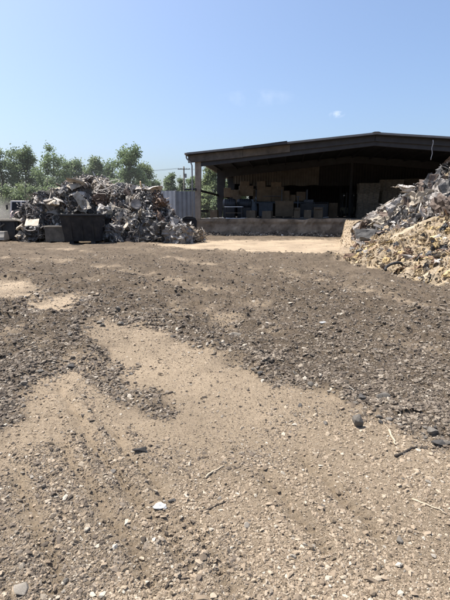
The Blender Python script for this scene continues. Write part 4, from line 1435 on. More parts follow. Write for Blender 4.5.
    V, F = batch_shapes(PEB, P, np.stack([sz * 1.2, sz * 0.8, sz * 0.6], 1), RS.uniform(-PI, PI, (N, 3)))
    o = fast_mesh('dock_rubble', V, F, rub)
    tag(o, 'loose rubble and trash heaped along the foot of the dock wall', 'rubble', kind='stuff')
    # cable hanging from the roof edge
    m = MB()
    b = at(433, 140, 28.9); e = at(434.5, 160, 28.9)
    pts = [(0.03 * math.sin(k * 1.3), 0, (e.z - b.z) * k / 9) for k in range(10)]
    o = m.tube(pts, 0.022, 6).build('hanging_cable', surf('pale cable', [(0.35, 0.35, 0.36), (0.5, 0.5, 0.52)], 5, 0.6, 0, 0), None, True)
    o.location = b
    tag(o, 'pale cable hanging from the roof edge of the shed above the scrap heap', 'cable')


def build_stock():
    """what stands on the dock"""
    kraft = surf('kraft cardboard', [(0.115, 0.083, 0.055), (0.2, 0.146, 0.097)], 2, 0.9, 0, 0.15, 10, 0.15)
    kraft2 = surf('weathered cardboard', [(0.10, 0.074, 0.05), (0.18, 0.133, 0.09)], 2, 0.9, 0, 0.15, 10, 0.15)
    tape = surf('pale tape', [(0.16, 0.125, 0.085), (0.2, 0.16, 0.11)], 3, 0.5, 0, 0)
    wood = surf('pallet wood', [(0.2, 0.15, 0.1), (0.32, 0.25, 0.17)], 6, 0.9, 0, 0.3, 30, stretch=(1, 6, 6))
    bluebag = surf('grey blue woven bag', [(0.16, 0.19, 0.24), (0.3, 0.345, 0.41)], 3, 0.8, 0, 0.4, 12)
    steel = surf('blue grey machine paint', [(0.028, 0.034, 0.046), (0.06, 0.072, 0.095)], 3, 0.55, 0.2, 0.2, 20)
    white = surf('white board', [(0.5, 0.5, 0.5), (0.7, 0.7, 0.7)], 3, 0.7, 0, 0.1)
    blk = surf('dark machine', [(0.015, 0.015, 0.018), (0.035, 0.035, 0.04)], 3, 0.5, 0.3, 0.2, 20)
    paper = surf('pressed paper', [(0.045, 0.037, 0.028), (0.11, 0.092, 0.07), (0.19, 0.165, 0.13)], 5, 0.95, 0, 0.6, 20, 0.2, stretch=(1, 1, 6))

    def spot(x0, x1, y0, y1, t):
        """photo box -> centre, width, bottom z, top z at depth t inside the shed"""
        d = 31.5 + t * 0.99 - 0.14 * 4
        a = at(x0, y1, d); b = at(x1, y0, d)
        return Vector(((a.x + b.x) / 2, d, a.z)), b.x - a.x, a.z, b.z

    def pallet(loc, w, d, label):
        p = thing('pallet', label, 'pallet', loc, BA, 'pallets on the dock')
        for k in range(5):
            MB().box((0, -d / 2 + d * (k + 0.5) / 5, 0.125), (w, d / 5 * 0.7, 0.022)).build('deck_board', wood, p)
        for k in (-1, 0, 1):
            MB().box((k * (w / 2 - 0.06), 0, 0.06), (0.09, d, 0.105)).build('stringer', wood, p)

    def carton(x0, x1, y0, y1, t, label, mat=kraft, depth=0.9, open_=False, lift=None):
        c, w, zb, zt = spot(x0, x1, y0, y1, t)
        zb = max(zb, FLOOR) if lift is None else lift
        h = zt - zb
        o = thing('cardboard_box', label, 'cardboard box', (c.x, c.y, zb), BA + RND.gauss(0, 0.13), 'boxes on the dock')
        if lift is None: o.rotation_euler[1] = RND.gauss(0, 0.018)
        tone = RND.random()
        V = []; F = []
        n = 7
        m = MB()
        # slightly bulging sides
        ring = []
        for j in range(5):
            z = h * j / 4
            bul = 0.025 * math.sin(PI * j / 4)
            for (sx, sy) in ((-1, -1), (0, -1), (1, -1), (1, 0), (1, 1), (0, 1), (-1, 1), (-1, 0)):
                k = bul if 0 in (sx, sy) else 0
                V.append((sx * (w / 2 + (k if sy == 0 else 0)), sy * (depth / 2 + (k if sx == 0 else 0)), z))
        for j in range(4):
            for i in range(8):
                a = j * 8 + i; b = j * 8 + (i + 1) % 8
                F.append((a, b, b + 8, a + 8))
        F.append(tuple(reversed(range(8))))
        if not open_: F.append(tuple(32 + i for i in range(8)))
        m.add(V, F).build('carton', mat, o)
        if open_:
            for (cx, cy, sx, sy, rx, ry) in ((0, -depth / 2 - 0.1, w * 0.96, 0.24, 0.7, 0), (0, depth / 2 + 0.1, w * 0.96, 0.24, -0.7, 0), (-w / 2 - 0.08, 0, 0.22, depth * 0.95, 0, -0.8)):
                MB().box((cx, cy, h - 0.06), (sx, sy, 0.008), (rx, ry, 0)).build('flap', mat, o)
        else:
            MB().box((0, 0, h + 0.004), (0.07, depth * 1.004, 0.006)).build('tape', tape, o)
            MB().box((0, -depth / 2 - 0.006, h - 0.12), (0.07, 0.006, 0.24)).build('tape', tape, o)
        return o
    # rear stacks: base boxes first, the ones above rest on them
    pallet(spot(275, 293, 201, 217.5, 7)[0].xy.to_3d() + Vector((0, 0, FLOOR)), 1.6, 1.1, 'wooden pallet under the large square box on the dock')
    carton(275, 293, 201, 217, 7, 'large square brown box on a pallet near the dock edge', lift=FLOOR + 0.14, depth=1.1)
    carton(256, 270, 187, 201.5, 9, 'big brown box in the upper row beside the darker one', depth=1.0)
    carton(270.3, 283, 187, 201.5, 9.1, 'darker brown box in the upper row over the square box', kraft2, 1.0)
    carton(239, 253, 186, 196, 9, 'tan box on top of the grey machine parts', kraft, 0.9)
    carton(296, 305, 192, 201, 9, 'small dark box high on the rack behind the thin post', kraft2, 0.8)
    carton(233, 241, 195, 203, 8.5, 'narrow brown box low on the stack by the side opening', kraft2, 0.8)

    for (x0, x1, y0, y1, t, lab, mt) in [
            (224, 231, 188, 197, 8.8, 'narrow tan box standing at the far side opening of the rack', kraft), (231, 238.5, 190, 197, 8.6, 'squat brown box between two tan boxes on the rack', kraft2),
            (253.2, 256, 189, 201, 9.2, 'thin upright carton wedged between the tan box and big brown box', kraft2), (283.4, 290, 191, 201.5, 9.0, 'tan box at the end of the upper row', kraft),
            (290.3, 296, 195, 201.5, 9.2, 'small tan box beside the small dark box on the rack', kraft), (258, 266, 181.5, 187, 9.0, 'flat box lying on the big brown box', kraft2),
            (271, 281, 182.5, 187, 9.1, 'flat tan box lying on the darker brown box', kraft), (240, 249, 181.5, 186, 9.0, 'flat brown box on top of the tan box', kraft2)]:
        carton(x0, x1, y0, y1, t, lab, mt, 0.8)
    for (x0, x1, y0, t, lab, mt) in [(294, 300, 208, 5.0, 'tan box on the floor beside the thin pole', kraft), (304, 311, 210, 4.2, 'small brown box on the floor before the baling machine', kraft2), (314, 323, 207.5, 4.6, 'tan box on the floor in front of the baling machine', kraft),
            (329, 337, 203, 9.0, 'tall brown carton beside the dark bay', kraft2), (263, 272, 211, 4.0, 'small tan box standing before the steel crate', kraft), (247, 256, 210.5, 4.4, 'low brown box in front of the bulk bag', kraft2),
            (211, 218, 210, 5.5, 'low brown box standing in the side opening', kraft2)]:
        carton(x0, x1, y0, 217, t, lab, mt, 0.7, lift=FLOOR, open_=(x0 in (294, 314)))

    # steel rack that carries the upper row
    c, w, zb, zt = spot(232, 306, 201.6, 217, 9)
    rk = thing('storage_rack', 'blue grey steel storage rack carrying the upper row of boxes', 'rack', (c.x, c.y, FLOOR), BA)
    zsh = zt - FLOOR
    for k in (-0.5, -0.17, 0.17, 0.5):
        for y in (-0.6, 0.6):
            MB().box((k * w, y, zsh / 2 + 0.5), (0.09, 0.07, zsh + 1.0)).build('upright', steel, rk)
    MB().box((0, 0, zsh - 0.05), (w, 1.25, 0.06)).build('shelf', steel, rk)
    MB().box((0, 0, zsh + 0.45 + 0.0), (w * 0.3, 1.2, 0.05)).build('shelf', steel, rk)
    for y in (-0.62, 0.62):
        MB().box((0, y, zsh - 0.12), (w, 0.05, 0.12)).build('shelf_beam', steel, rk)
    # bulk bag
    c, w, zb, zt = spot(246, 258, 199.5, 217, 7.5)
    bg = thing('bulk_bag', 'pale blue grey bulk bag slumped beside the square box stack', 'bulk bag', (c.x, c.y, FLOOR), BA)
    prof = [(0.1, 0.0), (0.5, 0.02), (0.56, 0.25), (0.6, 0.6), (0.58, 0.95), (0.5, 1.2), (0.3, 1.42), (0.16, 1.5), (0.2, 1.62)]
    mb = MB().lathe([(r * w / 1.2, z * (zt - FLOOR) / 1.62) for r, z in prof], seg=18)
    mb.v = [(x * (1 + 0.06 * math.sin(7 * z + x * 5)), y * (1 + 0.05 * math.sin(5 * z + y * 7)), z) for x, y, z in mb.v]
    mb.build('bag', bluebag, bg, True)
    for k in (-1, 1):
        MB().tube([(k * 0.3, -0.1, 1.35), (k * 0.38, -0.1, 1.6), (k * 0.3, 0.05, 1.75), (k * 0.22, 0.1, 1.5)], 0.025, 6).build('strap', bluebag, bg, True)
    # dark blue crate
    c, w, zb, zt = spot(259, 273, 203, 217, 7)
    ct = thing('steel_crate', 'dark blue grey steel crate between the bulk bag and square box', 'crate', (c.x, c.y, FLOOR), BA)
    h = zt - FLOOR
    MB().box((0, 0, h / 2 + 0.05), (w, 1.0, h - 0.1)).build('body', steel, ct, bevel=0.02)
    for k in range(4):
        MB().box((-w / 2 + w * (k + 0.5) / 4, -0.52, h / 2 + 0.05), (0.05, 0.03, h - 0.16)).build('rib', steel, ct)
    for k in (-1, 1):
        MB().box((k * (w / 2 - 0.1), 0, 0.05), (0.1, 0.9, 0.1)).build('skid', blk, ct)
    # work table with pale top near the side opening
    c, w, zb, zt = spot(225, 243, 206.5, 215, 4)
    tb = thing('work_table', 'low pale-topped work table beside the side opening', 'table', (c.x, c.y, FLOOR), BA)
    h = zt - FLOOR
    MB().box((0, 0, h - 0.03), (w, 0.9, 0.06)).build('table_top', white, tb, bevel=0.008)
    MB().box((0, 0, h * 0.45), (w * 0.94, 0.8, 0.05)).build('shelf', kraft2, tb)
    for a in (-1, 1):
        for b in (-1, 1):
            MB().box((a * (w / 2 - 0.06), b * 0.38, (h - 0.06) / 2), (0.06, 0.06, h - 0.06)).build('leg', blk, tb)
    # grey machine parts heap on that side (motor housings)
    for (x0, x1, y0, y1, t, lab) in ((223, 236, 197, 206, 6.0, 'dark grey motor housing stacked by the side opening'), (237, 252, 197, 205, 6.4, 'dull grey motor housing beside the bulk bag')):
        c, w, zb, zt = spot(x0, x1, y0, y1, t)
        mt = thing('motor_housing', lab, 'machine part', (c.x, c.y, FLOOR), BA)
        h = zt - FLOOR
        MB().box((0, 0, h * 0.25), (w * 0.9, 0.8, h * 0.5)).build('stand', blk, mt, bevel=0.02)
        MB().lathe([(0.2, -w / 2), (0.34, -w / 2 + 0.05), (0.36, -w * 0.2), (0.36, w * 0.2), (0.34, w / 2 - 0.05), (0.2, w / 2)], (0, 0, h * 0.5 + 0.34), 'x', 16).build('casing', steel, mt, True)
        for k in range(5):
            MB().lathe([(0.365, -0.015), (0.40, -0.012), (0.40, 0.012), (0.365, 0.015)], (-w * 0.3 + k * w * 0.15, 0, h * 0.5 + 0.34), 'x', 16).build('cooling_fin', steel, mt)
    # white boards lying on the floor at the edge
    for (x0, x1, y, t, lab) in ((206, 224, 215.5, 1.6, 'dirty white board lying flat at the dock corner'), (226, 247, 216.3, 1.2, 'long white board lying flat on the dock edge under the table'), (296, 328, 215.2, 5.0, 'white trimmed plank on the floor before the machine')):
        c, w, zb, zt = spot(x0, x1, y, y + 1, t)
        V, F = board(77 + x0, w, 0.5, 0.035)
        o = link_mesh('flat_board', V, F, white)
        o.location = (c.x, c.y, FLOOR + 0.02); o.rotation_euler = (0, 0, BA + 0.1)
        tag(o, lab, 'board')
    # baling machine with a post in front
    c, w, zb, zt = spot(300, 327, 201, 216, 8)
    bl = thing('baling_machine', 'low dark blue baling machine behind the thin post', 'machine', (c.x, c.y, FLOOR), BA)
    h = zt - FLOOR
    MB().box((0, 0, h * 0.42), (w, 1.3, h * 0.84)).build('body', blk, bl, bevel=0.03)
    MB().box((-w * 0.2, -0.3, h * 0.95), (w * 0.35, 0.8, h * 0.25)).build('hopper', steel, bl, bevel=0.03)
    MB().box((w * 0.25, -0.68, h * 0.5), (w * 0.25, 0.05, h * 0.4)).build('control_box', steel, bl, bevel=0.01)
    MB().tube([(-w / 2, -0.8, h * 0.9), (w / 2, -0.8, h * 0.9)], 0.025, 6).build('rail', steel, bl)
    for k in (-0.5, 0, 0.5):
        MB().tube([(k * w, -0.8, 0), (k * w, -0.8, h * 0.9)], 0.02, 6).build('rail_post', steel, bl)
    p = at(297.5, 216, 36)
    o = thing('steel_pole', 'thin blue grey pole standing on the dock before the baling machine', 'pole', (p.x, p.y, FLOOR))
    MB().tube([(0, 0, 0), (0, 0, 1.75)], 0.04, 8).build('shaft', steel, o, True)
    MB().box((0, 0, 0.01), (0.2, 0.2, 0.02)).build('foot_plate', steel, o)
    MB().box((0, 0, 1.7), (0.35, 0.08, 0.06)).build('cross_bar', steel, o)
    # forklift parked in the dark bay
    c, w, zb, zt = spot(340, 356, 186, 214, 11)
    fk = thing('forklift', 'dark forklift parked in the black bay behind the ramp', 'forklift', (c.x, c.y, FLOOR), BA)
    yel = surf('dull forklift paint', [(0.10, 0.09, 0.06), (0.16, 0.14, 0.09)], 3, 0.5, 0, 0.1)
    MB().box((0, 0, 0.62), (1.15, 1.9, 0.6)).build('body', yel, fk, bevel=0.06)
    MB().box((0, 0.75, 0.95), (1.1, 0.5, 0.5)).build('counterweight', blk, fk, bevel=0.08)
    MB().box((0, 0.25, 1.05), (0.5, 0.5, 0.12)).build('seat', blk, fk, bevel=0.04)
    m = MB()
    for a in (-0.5, 0.5):
        m.box((a, -0.35, 1.5), (0.06, 0.06, 1.2)); m.box((a, 0.75, 1.55), (0.06, 0.06, 1.1))
        m.box((a, 0.2, 2.12), (0.06, 1.2, 0.06))
    m.build('cage', blk, fk)
    MB().box((0, 0.2, 2.17), (1.1, 1.25, 0.04)).build('cage_roof', blk, fk)
    for a in (-0.28, 0.28):
        MB().box((a, -1.05, 1.2), (0.1, 0.12, 2.2)).build('mast_rail', blk, fk)
        MB().box((a, -1.65, 0.12), (0.1, 1.1, 0.05)).build('fork', steel, fk)
    for a in (-0.55, 0.55):
        for b, r in ((-0.7, 0.34), (0.65, 0.28)):
            MB().lathe([(r * 0.5, -0.1), (r, -0.1), (r, 0.1), (r * 0.5, 0.1)], (a, b, r), 'x', 18).build('wheel', SCRAP_MATS['black'], fk)
    for a in (-0.42, 0.42):
        MB().lathe([(0.03, -0.03), (0.07, -0.03), (0.07, 0.03), (0.03, 0.03)], (a, -0.42, 2.0), 'y', 12).build('work_lamp', white, fk)
    # pressed paper bales stacked by the ramp
    rows = [(357, 379, 203, 214, 6, 'bottom paper bale of the stack beside the black bay'), (357.5, 378, 193.5, 203, 6, 'middle paper bale of the stack beside the black bay'), (358, 378.5, 183.5, 193.5, 6, 'top paper bale of the stack beside the black bay'),
            (380, 402, 202, 214, 7, 'bottom paper bale of the stack hidden behind the grey scrap'), (380.5, 401, 191, 202, 7, 'middle paper bale of the stack behind the grey scrap'), (379.5, 403, 180, 191, 7, 'top paper bale of the stack behind the grey scrap'),
            (404, 427, 179, 190.5, 8, 'paper bale topping the stack nearest the heap crest')]
    for (x0, x1, y0, y1, t, lab) in rows:
        c, w, zb, zt = spot(x0, x1, y0, y1, t)
        if lab.startswith('bottom'): zb = FLOOR
        o = thing('paper_bale', lab, 'bale', (c.x, c.y, zb), BA + RND.gauss(0, 0.05), 'paper bales on the dock')
        bm = bmesh.new(); bmesh.ops.create_cube(bm, size=1.0); bmesh.ops.subdivide_edges(bm, edges=bm.edges[:], cuts=6, use_grid_fill=True)
        h = zt - zb
        for v in bm.verts:
            q = v.co.copy()
            k = 1 + 0.05 * math.sin(9 * q.x + 5 * q.z + x0) * math.cos(8 * q.y) + RND.uniform(-0.02, 0.02)
            v.co = Vector((q.x * w * k, q.y * 1.0 * k, (q.z + 0.5) * h))
        Vv = [tuple(v.co) for v in bm.verts]; Ff = [tuple(p.index for p in f.verts) for f in bm.faces]
        bm.free()
        link_mesh('bale_body', Vv, Ff, paper, o)
        for k in (-0.25, 0.0, 0.25):
            m = MB()
            m.box((k * w, -0.52, h / 2), (0.02, 0.012, h)); m.box((k * w, 0, h + 0.012), (0.02, 1.04, 0.012))
            m.build('strap', blk, o)


# ------------------------------------------------------------------ bins, trough, truck, fence, pole
def build_yard_things():
    blk = surf('black painted steel', [(0.006, 0.006, 0.007), (0.014, 0.014, 0.016), (0.034, 0.031, 0.028)], 2.5, 0.85, 0.0, 0.5, 9)
    gry = surf('grey brown steel', [(0.05, 0.044, 0.036), (0.10, 0.089, 0.074), (0.16, 0.14, 0.115)], 2.5, 0.75, 0.1, 0.4, 14)
    rim = surf('worn tan rim', [(0.25, 0.21, 0.16), (0.4, 0.35, 0.27)], 4, 0.8, 0, 0.3, 20)
    # black self-dumping hopper: walls lean outwards
    a = on_ground(63, 244.5)
    base = Vector((a.x + 0.95, a.y + 0.6, 0)); base.z = gz(base.x, base.y)
    hp = thing('hopper_bin', 'black steel hopper bin with a flared rim at the front of the scrap heap', 'bin', base, 0.08)

    def tub(w0, w1, d0, d1, z0, z1, th, off=0.0):
        m = MB()
        o = [(-w0 / 2, -d0 / 2, z0), (w0 / 2, -d0 / 2, z0), (w0 / 2, d0 / 2, z0), (-w0 / 2, d0 / 2, z0)]
        p = [(-w1 / 2, -d1 / 2 + off, z1), (w1 / 2, -d1 / 2 + off, z1), (w1 / 2, d1 / 2 + off, z1), (-w1 / 2, d1 / 2 + off, z1)]
        k = [(-w1 / 2 + th, -d1 / 2 + off + th, z1), (w1 / 2 - th, -d1 / 2 + off + th, z1), (w1 / 2 - th, d1 / 2 + off - th, z1), (-w1 / 2 + th, d1 / 2 + off - th, z1)]
        q = [(-w0 / 2 + th, -d0 / 2 + th, z0 + th), (w0 / 2 - th, -d0 / 2 + th, z0 + th), (w0 / 2 - th, d0 / 2 - th, z0 + th), (-w0 / 2 + th, d0 / 2 - th, z0 + th)]
        V = o + p + k + q
        F = [(3, 2, 1, 0)]
        for i in range(4):
            j = (i + 1) % 4
            F += [(i, j, 4 + j, 4 + i), (4 + i, 4 + j, 8 + j, 8 + i), (8 + i, 8 + j, 12 + j, 12 + i)]
        F.append((12, 13, 14, 15))
        return m.add(V, F)
    tub(1.75, 2.0, 1.0, 1.5, 0.16, 1.5, 0.03, -0.1).build('body', blk, hp, bevel=0.008)
    m = MB()
    for (c, s) in (((0, -0.87, 1.5), (2.12, 0.07, 0.09)), ((0, 0.67, 1.5), (2.12, 0.07, 0.09)), ((-1.03, -0.1, 1.5), (0.07, 1.46, 0.085)), ((1.03, -0.1, 1.5), (0.07, 1.46, 0.085))):
        m.box(c, s)
    m.build('rim', blk, hp, bevel=0.01)
    for k in (-0.5, 0.05, 0.6):
        MB().box((k, -0.70, 0.85), (0.07, 0.05, 1.2), (0.155, 0, 0)).build('rib', blk, hp)
    for k in (-0.55, 0.55):
        MB().box((k, 0, 0.08), (0.22, 1.1, 0.15)).build('fork_pocket', blk, hp, bevel=0.01)
    MB().tube([(1.02, -0.5, 0.9), (1.16, -0.5, 0.95), (1.16, -0.5, 1.25), (1.02, -0.5, 1.3)], 0.02, 6).build('handle', gry, hp)
    # second black bin, further back on the other side of it
    b2 = at(100, 240, 24.6)
    h2 = thing('hopper_bin', 'shorter black bin half hidden behind the flared hopper', 'bin', (b2.x + 0.15, b2.y, gz(b2.x, b2.y)), -0.05)
    tub(1.2, 1.3, 1.0, 1.15, 0.08, 1.25, 0.03).build('body', blk, h2, bevel=0.008)
    m = MB()
    for (c, s) in (((0, -0.6, 1.25), (1.4, 0.06, 0.08)), ((0, 0.6, 1.25), (1.4, 0.06, 0.08)), ((-0.68, 0, 1.25), (0.06, 1.13, 0.075)), ((0.68, 0, 1.25), (0.06, 1.13, 0.075))):
        m.box(c, s)
    m.build('rim', blk, h2)
    for k in (-0.4, 0.4):
        MB().box((k, 0, 0.04), (0.15, 1.0, 0.08)).build('skid', blk, h2)
    # grey bin
    a = on_ground(54, 243)
    g = thing('steel_bin', 'low grey steel bin with a worn tan rim beside the black hopper', 'bin', (a.x, a.y + 0.5, gz(a.x, a.y)), 0.12)
    tub(1.0, 1.0, 0.95, 0.95, 0.06, 0.86, 0.03).build('body', gry, g, bevel=0.008)
    m = MB()
    for (c, s) in (((0, -0.49, 0.87), (1.1, 0.07, 0.06)), ((0, 0.49, 0.87), (1.1, 0.07, 0.06)), ((-0.52, 0, 0.87), (0.07, 0.91, 0.055)), ((0.52, 0, 0.87), (0.07, 0.91, 0.055))):
        m.box(c, s)
    m.build('rim', rim, g, bevel=0.008)
    for k in (-0.3, 0.3):
        MB().box((k, 0, 0.03), (0.12, 0.95, 0.06)).build('skid', gry, g)
    # roll-off trough at the frame's side
    a = at(22, 236, 25.0)
    tr = thing('open_container', 'long dark open container with a tan rim beside the truck', 'container', (a.x - 3.0, a.y + 0.9, gz(a.x, a.y)), -0.03)
    MB().box((0, 0, 0.15), (5.8, 1.8, 0.12)).build('floor', blk, tr)
    for y in (-0.88, 0.88):
        MB().box((0, y, 0.66), (5.8, 0.05, 0.9)).build('side_panel', blk, tr)
    for x in (-2.9, 2.9):
        MB().box((x, 0, 0.66), (0.05, 1.70, 0.9)).build('end_panel', blk, tr)
    m = MB()
    for (c, s) in (((0, -0.9, 1.15), (5.95, 0.12, 0.1)), ((0, 0.9, 1.15), (5.95, 0.12, 0.1)), ((-2.92, 0, 1.15), (0.12, 1.68, 0.095)), ((2.92, 0, 1.15), (0.12, 1.68, 0.095))):
        m.box(c, s)
    m.build('rim', rim, tr, bevel=0.01)
    for k in range(8):
        MB().box((-2.7 + k * 0.77, -0.93, 0.62), (0.09, 0.06, 0.8)).build('rib', blk, tr)
    MB().box((1.6, -0.955, 0.6), (1.3, 0.05, 0.07), (0, -0.55, 0)).build('brace', gry, tr)
    # concrete barrier in front of it
    a = on_ground(18, 241)
    cb = surf('pale barrier concrete', [(0.26, 0.235, 0.2), (0.38, 0.35, 0.3)], 3, 0.9, 0, 0.4, 20)
    P = []
    m = MB()
    prof = [(-0.3, 0), (-0.3, 0.16), (-0.22, 0.32), (-0.18, 0.48), (0.18, 0.48), (0.22, 0.32), (0.3, 0.16), (0.3, 0)]
    n = len(prof)
    V = [(x, y, z) for x in (-2.6, 0.0) for (y, z) in prof]
    F = [tuple(range(n)), tuple(reversed(range(n, 2 * n)))] + [(i, i + n, (i + 1) % n + n, (i + 1) % n) for i in range(n)]
    o = m.add(V, F).build('concrete_barrier', cb, None, bevel=0.015)
    o.location = (a.x - 0.1, 24.35, gz(a.x, 24.35) + 0.06); o.rotation_euler = (0, 0, -0.02)
    tag(o, 'low pale concrete barrier lying before the long dark container', 'barrier')
    # rounded black bin and pale panel by the shed corner
    p = at(189, 224, 28.5)
    rb = thing('wheeled_bin', 'black bin with a rounded lid standing at the shed corner', 'bin', (p.x, p.y, gz(p.x, p.y)), 0.1)
    V = []; F = []
    prof = [(-0.45, 0.12), (-0.5, 1.05), (-0.42, 1.25), (-0.2, 1.36), (0.2, 1.36), (0.42, 1.25), (0.5, 1.05), (0.45, 0.12)]
    n = len(prof)
    V = [(x, y, z) for y in (-0.4, 0.4) for (x, z) in prof]
    F = [tuple(range(n)), tuple(reversed(range(n, 2 * n)))] + [(i, i + n, (i + 1) % n + n, (i + 1) % n) for i in range(n)]
    MB().add(V, F).build('body', blk, rb, bevel=0.03)
    MB().box((0, -0.43, 1.2), (0.6, 0.05, 0.05)).build('handle', blk, rb)
    for k in (-0.35, 0.35):
        MB().lathe([(0.05, -0.03), (0.12, -0.03), (0.12, 0.03), (0.05, 0.03)], (k, 0.3, 0.12), 'x', 14).build('wheel', SCRAP_MATS['black'], rb)
    pp = at(181, 223, 28.0)
    pm = surf('pale greenish panel', [(0.3, 0.33, 0.29), (0.42, 0.45, 0.4)], 3, 0.7, 0, 0.2)
    V, F = panel_arc(55, 0.9, 1.05)
    o = link_mesh('leaning_sheet', V, F, pm)
    o.location = (pp.x, pp.y, gz(pp.x, pp.y) + 0.5); o.rotation_euler = (1.35, 0, 0.1)
    tag(o, 'pale greenish sheet leaning against the rounded black bin', 'panel')

    # tipper truck facing us at the far end of the yard
    white = surf('dusty white paint', [(0.42, 0.39, 0.36), (0.58, 0.55, 0.52)], 2, 0.5, 0, 0.1)
    pink = surf('faded red hood', [(0.36, 0.24, 0.2), (0.5, 0.38, 0.34)], 2, 0.55, 0, 0.1)
    m_, nt, b = new_mat('truck glass'); b.inputs['Base Color'].default_value = (0.02, 0.022, 0.025, 1); b.inputs['Roughness'].default_value = 0.35; b.inputs['Specular IOR Level'].default_value = 0.05
    glass = m_
    chrome = surf('dull chrome', [(0.4, 0.4, 0.4), (0.5, 0.5, 0.5)], 3, 0.3, 0.8, 0)
    p = at(23, 216, 40.0)
    tk = thing('tipper_truck', 'dusty white-cabbed tipper truck facing the yard behind the long container', 'truck', (p.x, p.y, 0), 0.25)
    # cab with raked windscreen
    V = [(-0.95, -0.5, 1.0), (0.95, -0.5, 1.0), (0.95, 0.9, 1.0), (-0.95, 0.9, 1.0), (-0.95, -0.5, 1.75), (0.95, -0.5, 1.75), (-0.88, -0.25, 2.68), (0.88, -0.25, 2.68), (0.88, 0.85, 2.72), (-0.88, 0.85, 2.72), (0.95, 0.9, 1.75), (-0.95, 0.9, 1.75)]
    F = [(3, 2, 1, 0), (0, 1, 5, 4), (4, 5, 7, 6), (6, 7, 8, 9), (1, 2, 10, 5), (5, 10, 8, 7), (2, 3, 11, 10), (10, 11, 9, 8), (3, 0, 4, 11), (11, 4, 6, 9)]
    MB().add(V, F).build('cab', white, tk, bevel=0.03)
    MB().hexa([(-0.80, -0.50, 1.82), (0.80, -0.50, 1.82), (0.80, -0.46, 1.82), (-0.80, -0.46, 1.82), (-0.74, -0.305, 2.56), (0.74, -0.305, 2.56), (0.74, -0.26, 2.56), (-0.74, -0.26, 2.56)]).build('windscreen', glass, tk)
    MB().hexa([(-0.05, -0.53, 1.78), (0.05, -0.53, 1.78), (0.05, -0.49, 1.78), (-0.05, -0.49, 1.78), (-0.05, -0.33, 2.6), (0.05, -0.33, 2.6), (0.05, -0.28, 2.6), (-0.05, -0.28, 2.6)]).build('window_pillar', white, tk)
    for sx in (-1, 1):
        MB().hexa([(sx * 0.96, -0.3, 1.85), (sx * 0.97, -0.3, 1.85), (sx * 0.97, 0.6, 1.85), (sx * 0.96, 0.6, 1.85), (sx * 0.90, -0.1, 2.5), (sx * 0.91, -0.1, 2.5), (sx * 0.91, 0.6, 2.5), (sx * 0.90, 0.6, 2.5)]).build('side_window', glass, tk)
        MB().box((sx * 1.18, -0.4, 2.1), (0.16, 0.06, 0.42)).build('mirror', SCRAP_MATS['black'], tk, bevel=0.02)
        MB().tube([(sx * 0.95, -0.35, 2.35), (sx * 1.18, -0.4, 2.33)], 0.015, 6).build('mirror_arm', SCRAP_MATS['black'], tk)
        MB().lathe([(0.02, -0.02), (0.12, -0.03), (0.13, 0.03), (0.02, 0.03)], (sx * 0.68, -1.62, 1.12), 'y', 16).build('headlight', chrome, tk)
        MB().box((sx * 0.98, -1.0, 0.98), (0.42, 0.95, 0.1)).build('fender', pink, tk, bevel=0.04)
        for y in (-1.0, 2.4, 3.5):
            w = MB().lathe([(0.3, -0.13), (0.46, -0.15), (0.5, -0.1), (0.5, 0.1), (0.46, 0.15), (0.3, 0.13)], (sx * 0.95, y, 0.5), 'x', 22).build('wheel', SCRAP_MATS['black'], tk)
            MB().lathe([(0.08, -0.1), (0.29, -0.13), (0.29, 0.13), (0.08, 0.1)], (sx * 0.95, y, 0.5), 'x', 18).build('rim', chrome, w)
    MB().hexa([(-0.8, -1.6, 0.85), (0.8, -1.6, 0.85), (0.86, -0.52, 0.85), (-0.86, -0.52, 0.85), (-0.72, -1.52, 1.55), (0.72, -1.52, 1.55), (0.84, -0.52, 1.78), (-0.84, -0.52, 1.78)]).build('hood', pink, tk, bevel=0.06)
    gr = MB()
    for k in range(6):
        gr.box((0, -1.62, 0.95 + k * 0.09), (1.0, 0.04, 0.045))
    gr.build('grille', SCRAP_MATS['black'], tk)
    MB().box((0, -1.68, 0.66), (2.1, 0.12, 0.26)).build('bumper', chrome, tk, bevel=0.03)
    MB().box((0, 1.4, 0.72), (0.9, 5.6, 0.22)).build('chassis', SCRAP_MATS['black'], tk)
    tub(2.3, 2.4, 4.2, 4.3, 0.95, 2.2, 0.05).build('tipper_body', gry, tk).location = (0, 3.3, 0)
    # corrugated fence
    fm = surf('blue grey fence sheeting', [(0.36, 0.37, 0.38), (0.5, 0.51, 0.52)], 1.2, 0.6, 0.1, 0.1, 10, 0.0)
    fd = surf('dark fence sheeting', [(0.15, 0.16, 0.175), (0.22, 0.235, 0.255)], 1.2, 0.6, 0.1, 0.1, 10, 0.0)
    post = surf('fence post steel', [(0.2, 0.2, 0.2), (0.28, 0.28, 0.28)], 3, 0.6, 0.2, 0)
    fx0, fx1, fy = -17.0, -2.75, 46.0
    fn = thing('metal_fence', 'tall blue grey corrugated fence between the scrap heap and the shed', 'fence', (fx0, fy, 0))
    x = 0.0; k = 0
    Lf = fx1 - fx0
    nb = 6
    for b_ in range(nb):
        x0 = Lf * b_ / nb + 0.06; x1 = Lf * (b_ + 1) / nb - 0.06
        n = int((x1 - x0) / 0.11)
        V = []; F = []
        top = 3.85 - (0.04 if b_ % 2 else 0)
        for i in range(n + 1):
            xx = x0 + (x1 - x0) * i / n
            o = 0.05 if (i // 2) % 2 else 0.0
            V += [(xx, o, 0.05), (xx, o, top), (xx, o + 0.03, 0.05), (xx, o + 0.03, top)]
        for i in range(n):
            a = i * 4; b2_ = a + 4
            F += [(a, b2_, b2_ + 1, a + 1), (a + 2, a + 3, b2_ + 3, b2_ + 2), (a + 1, b2_ + 1, b2_ + 3, a + 3)]
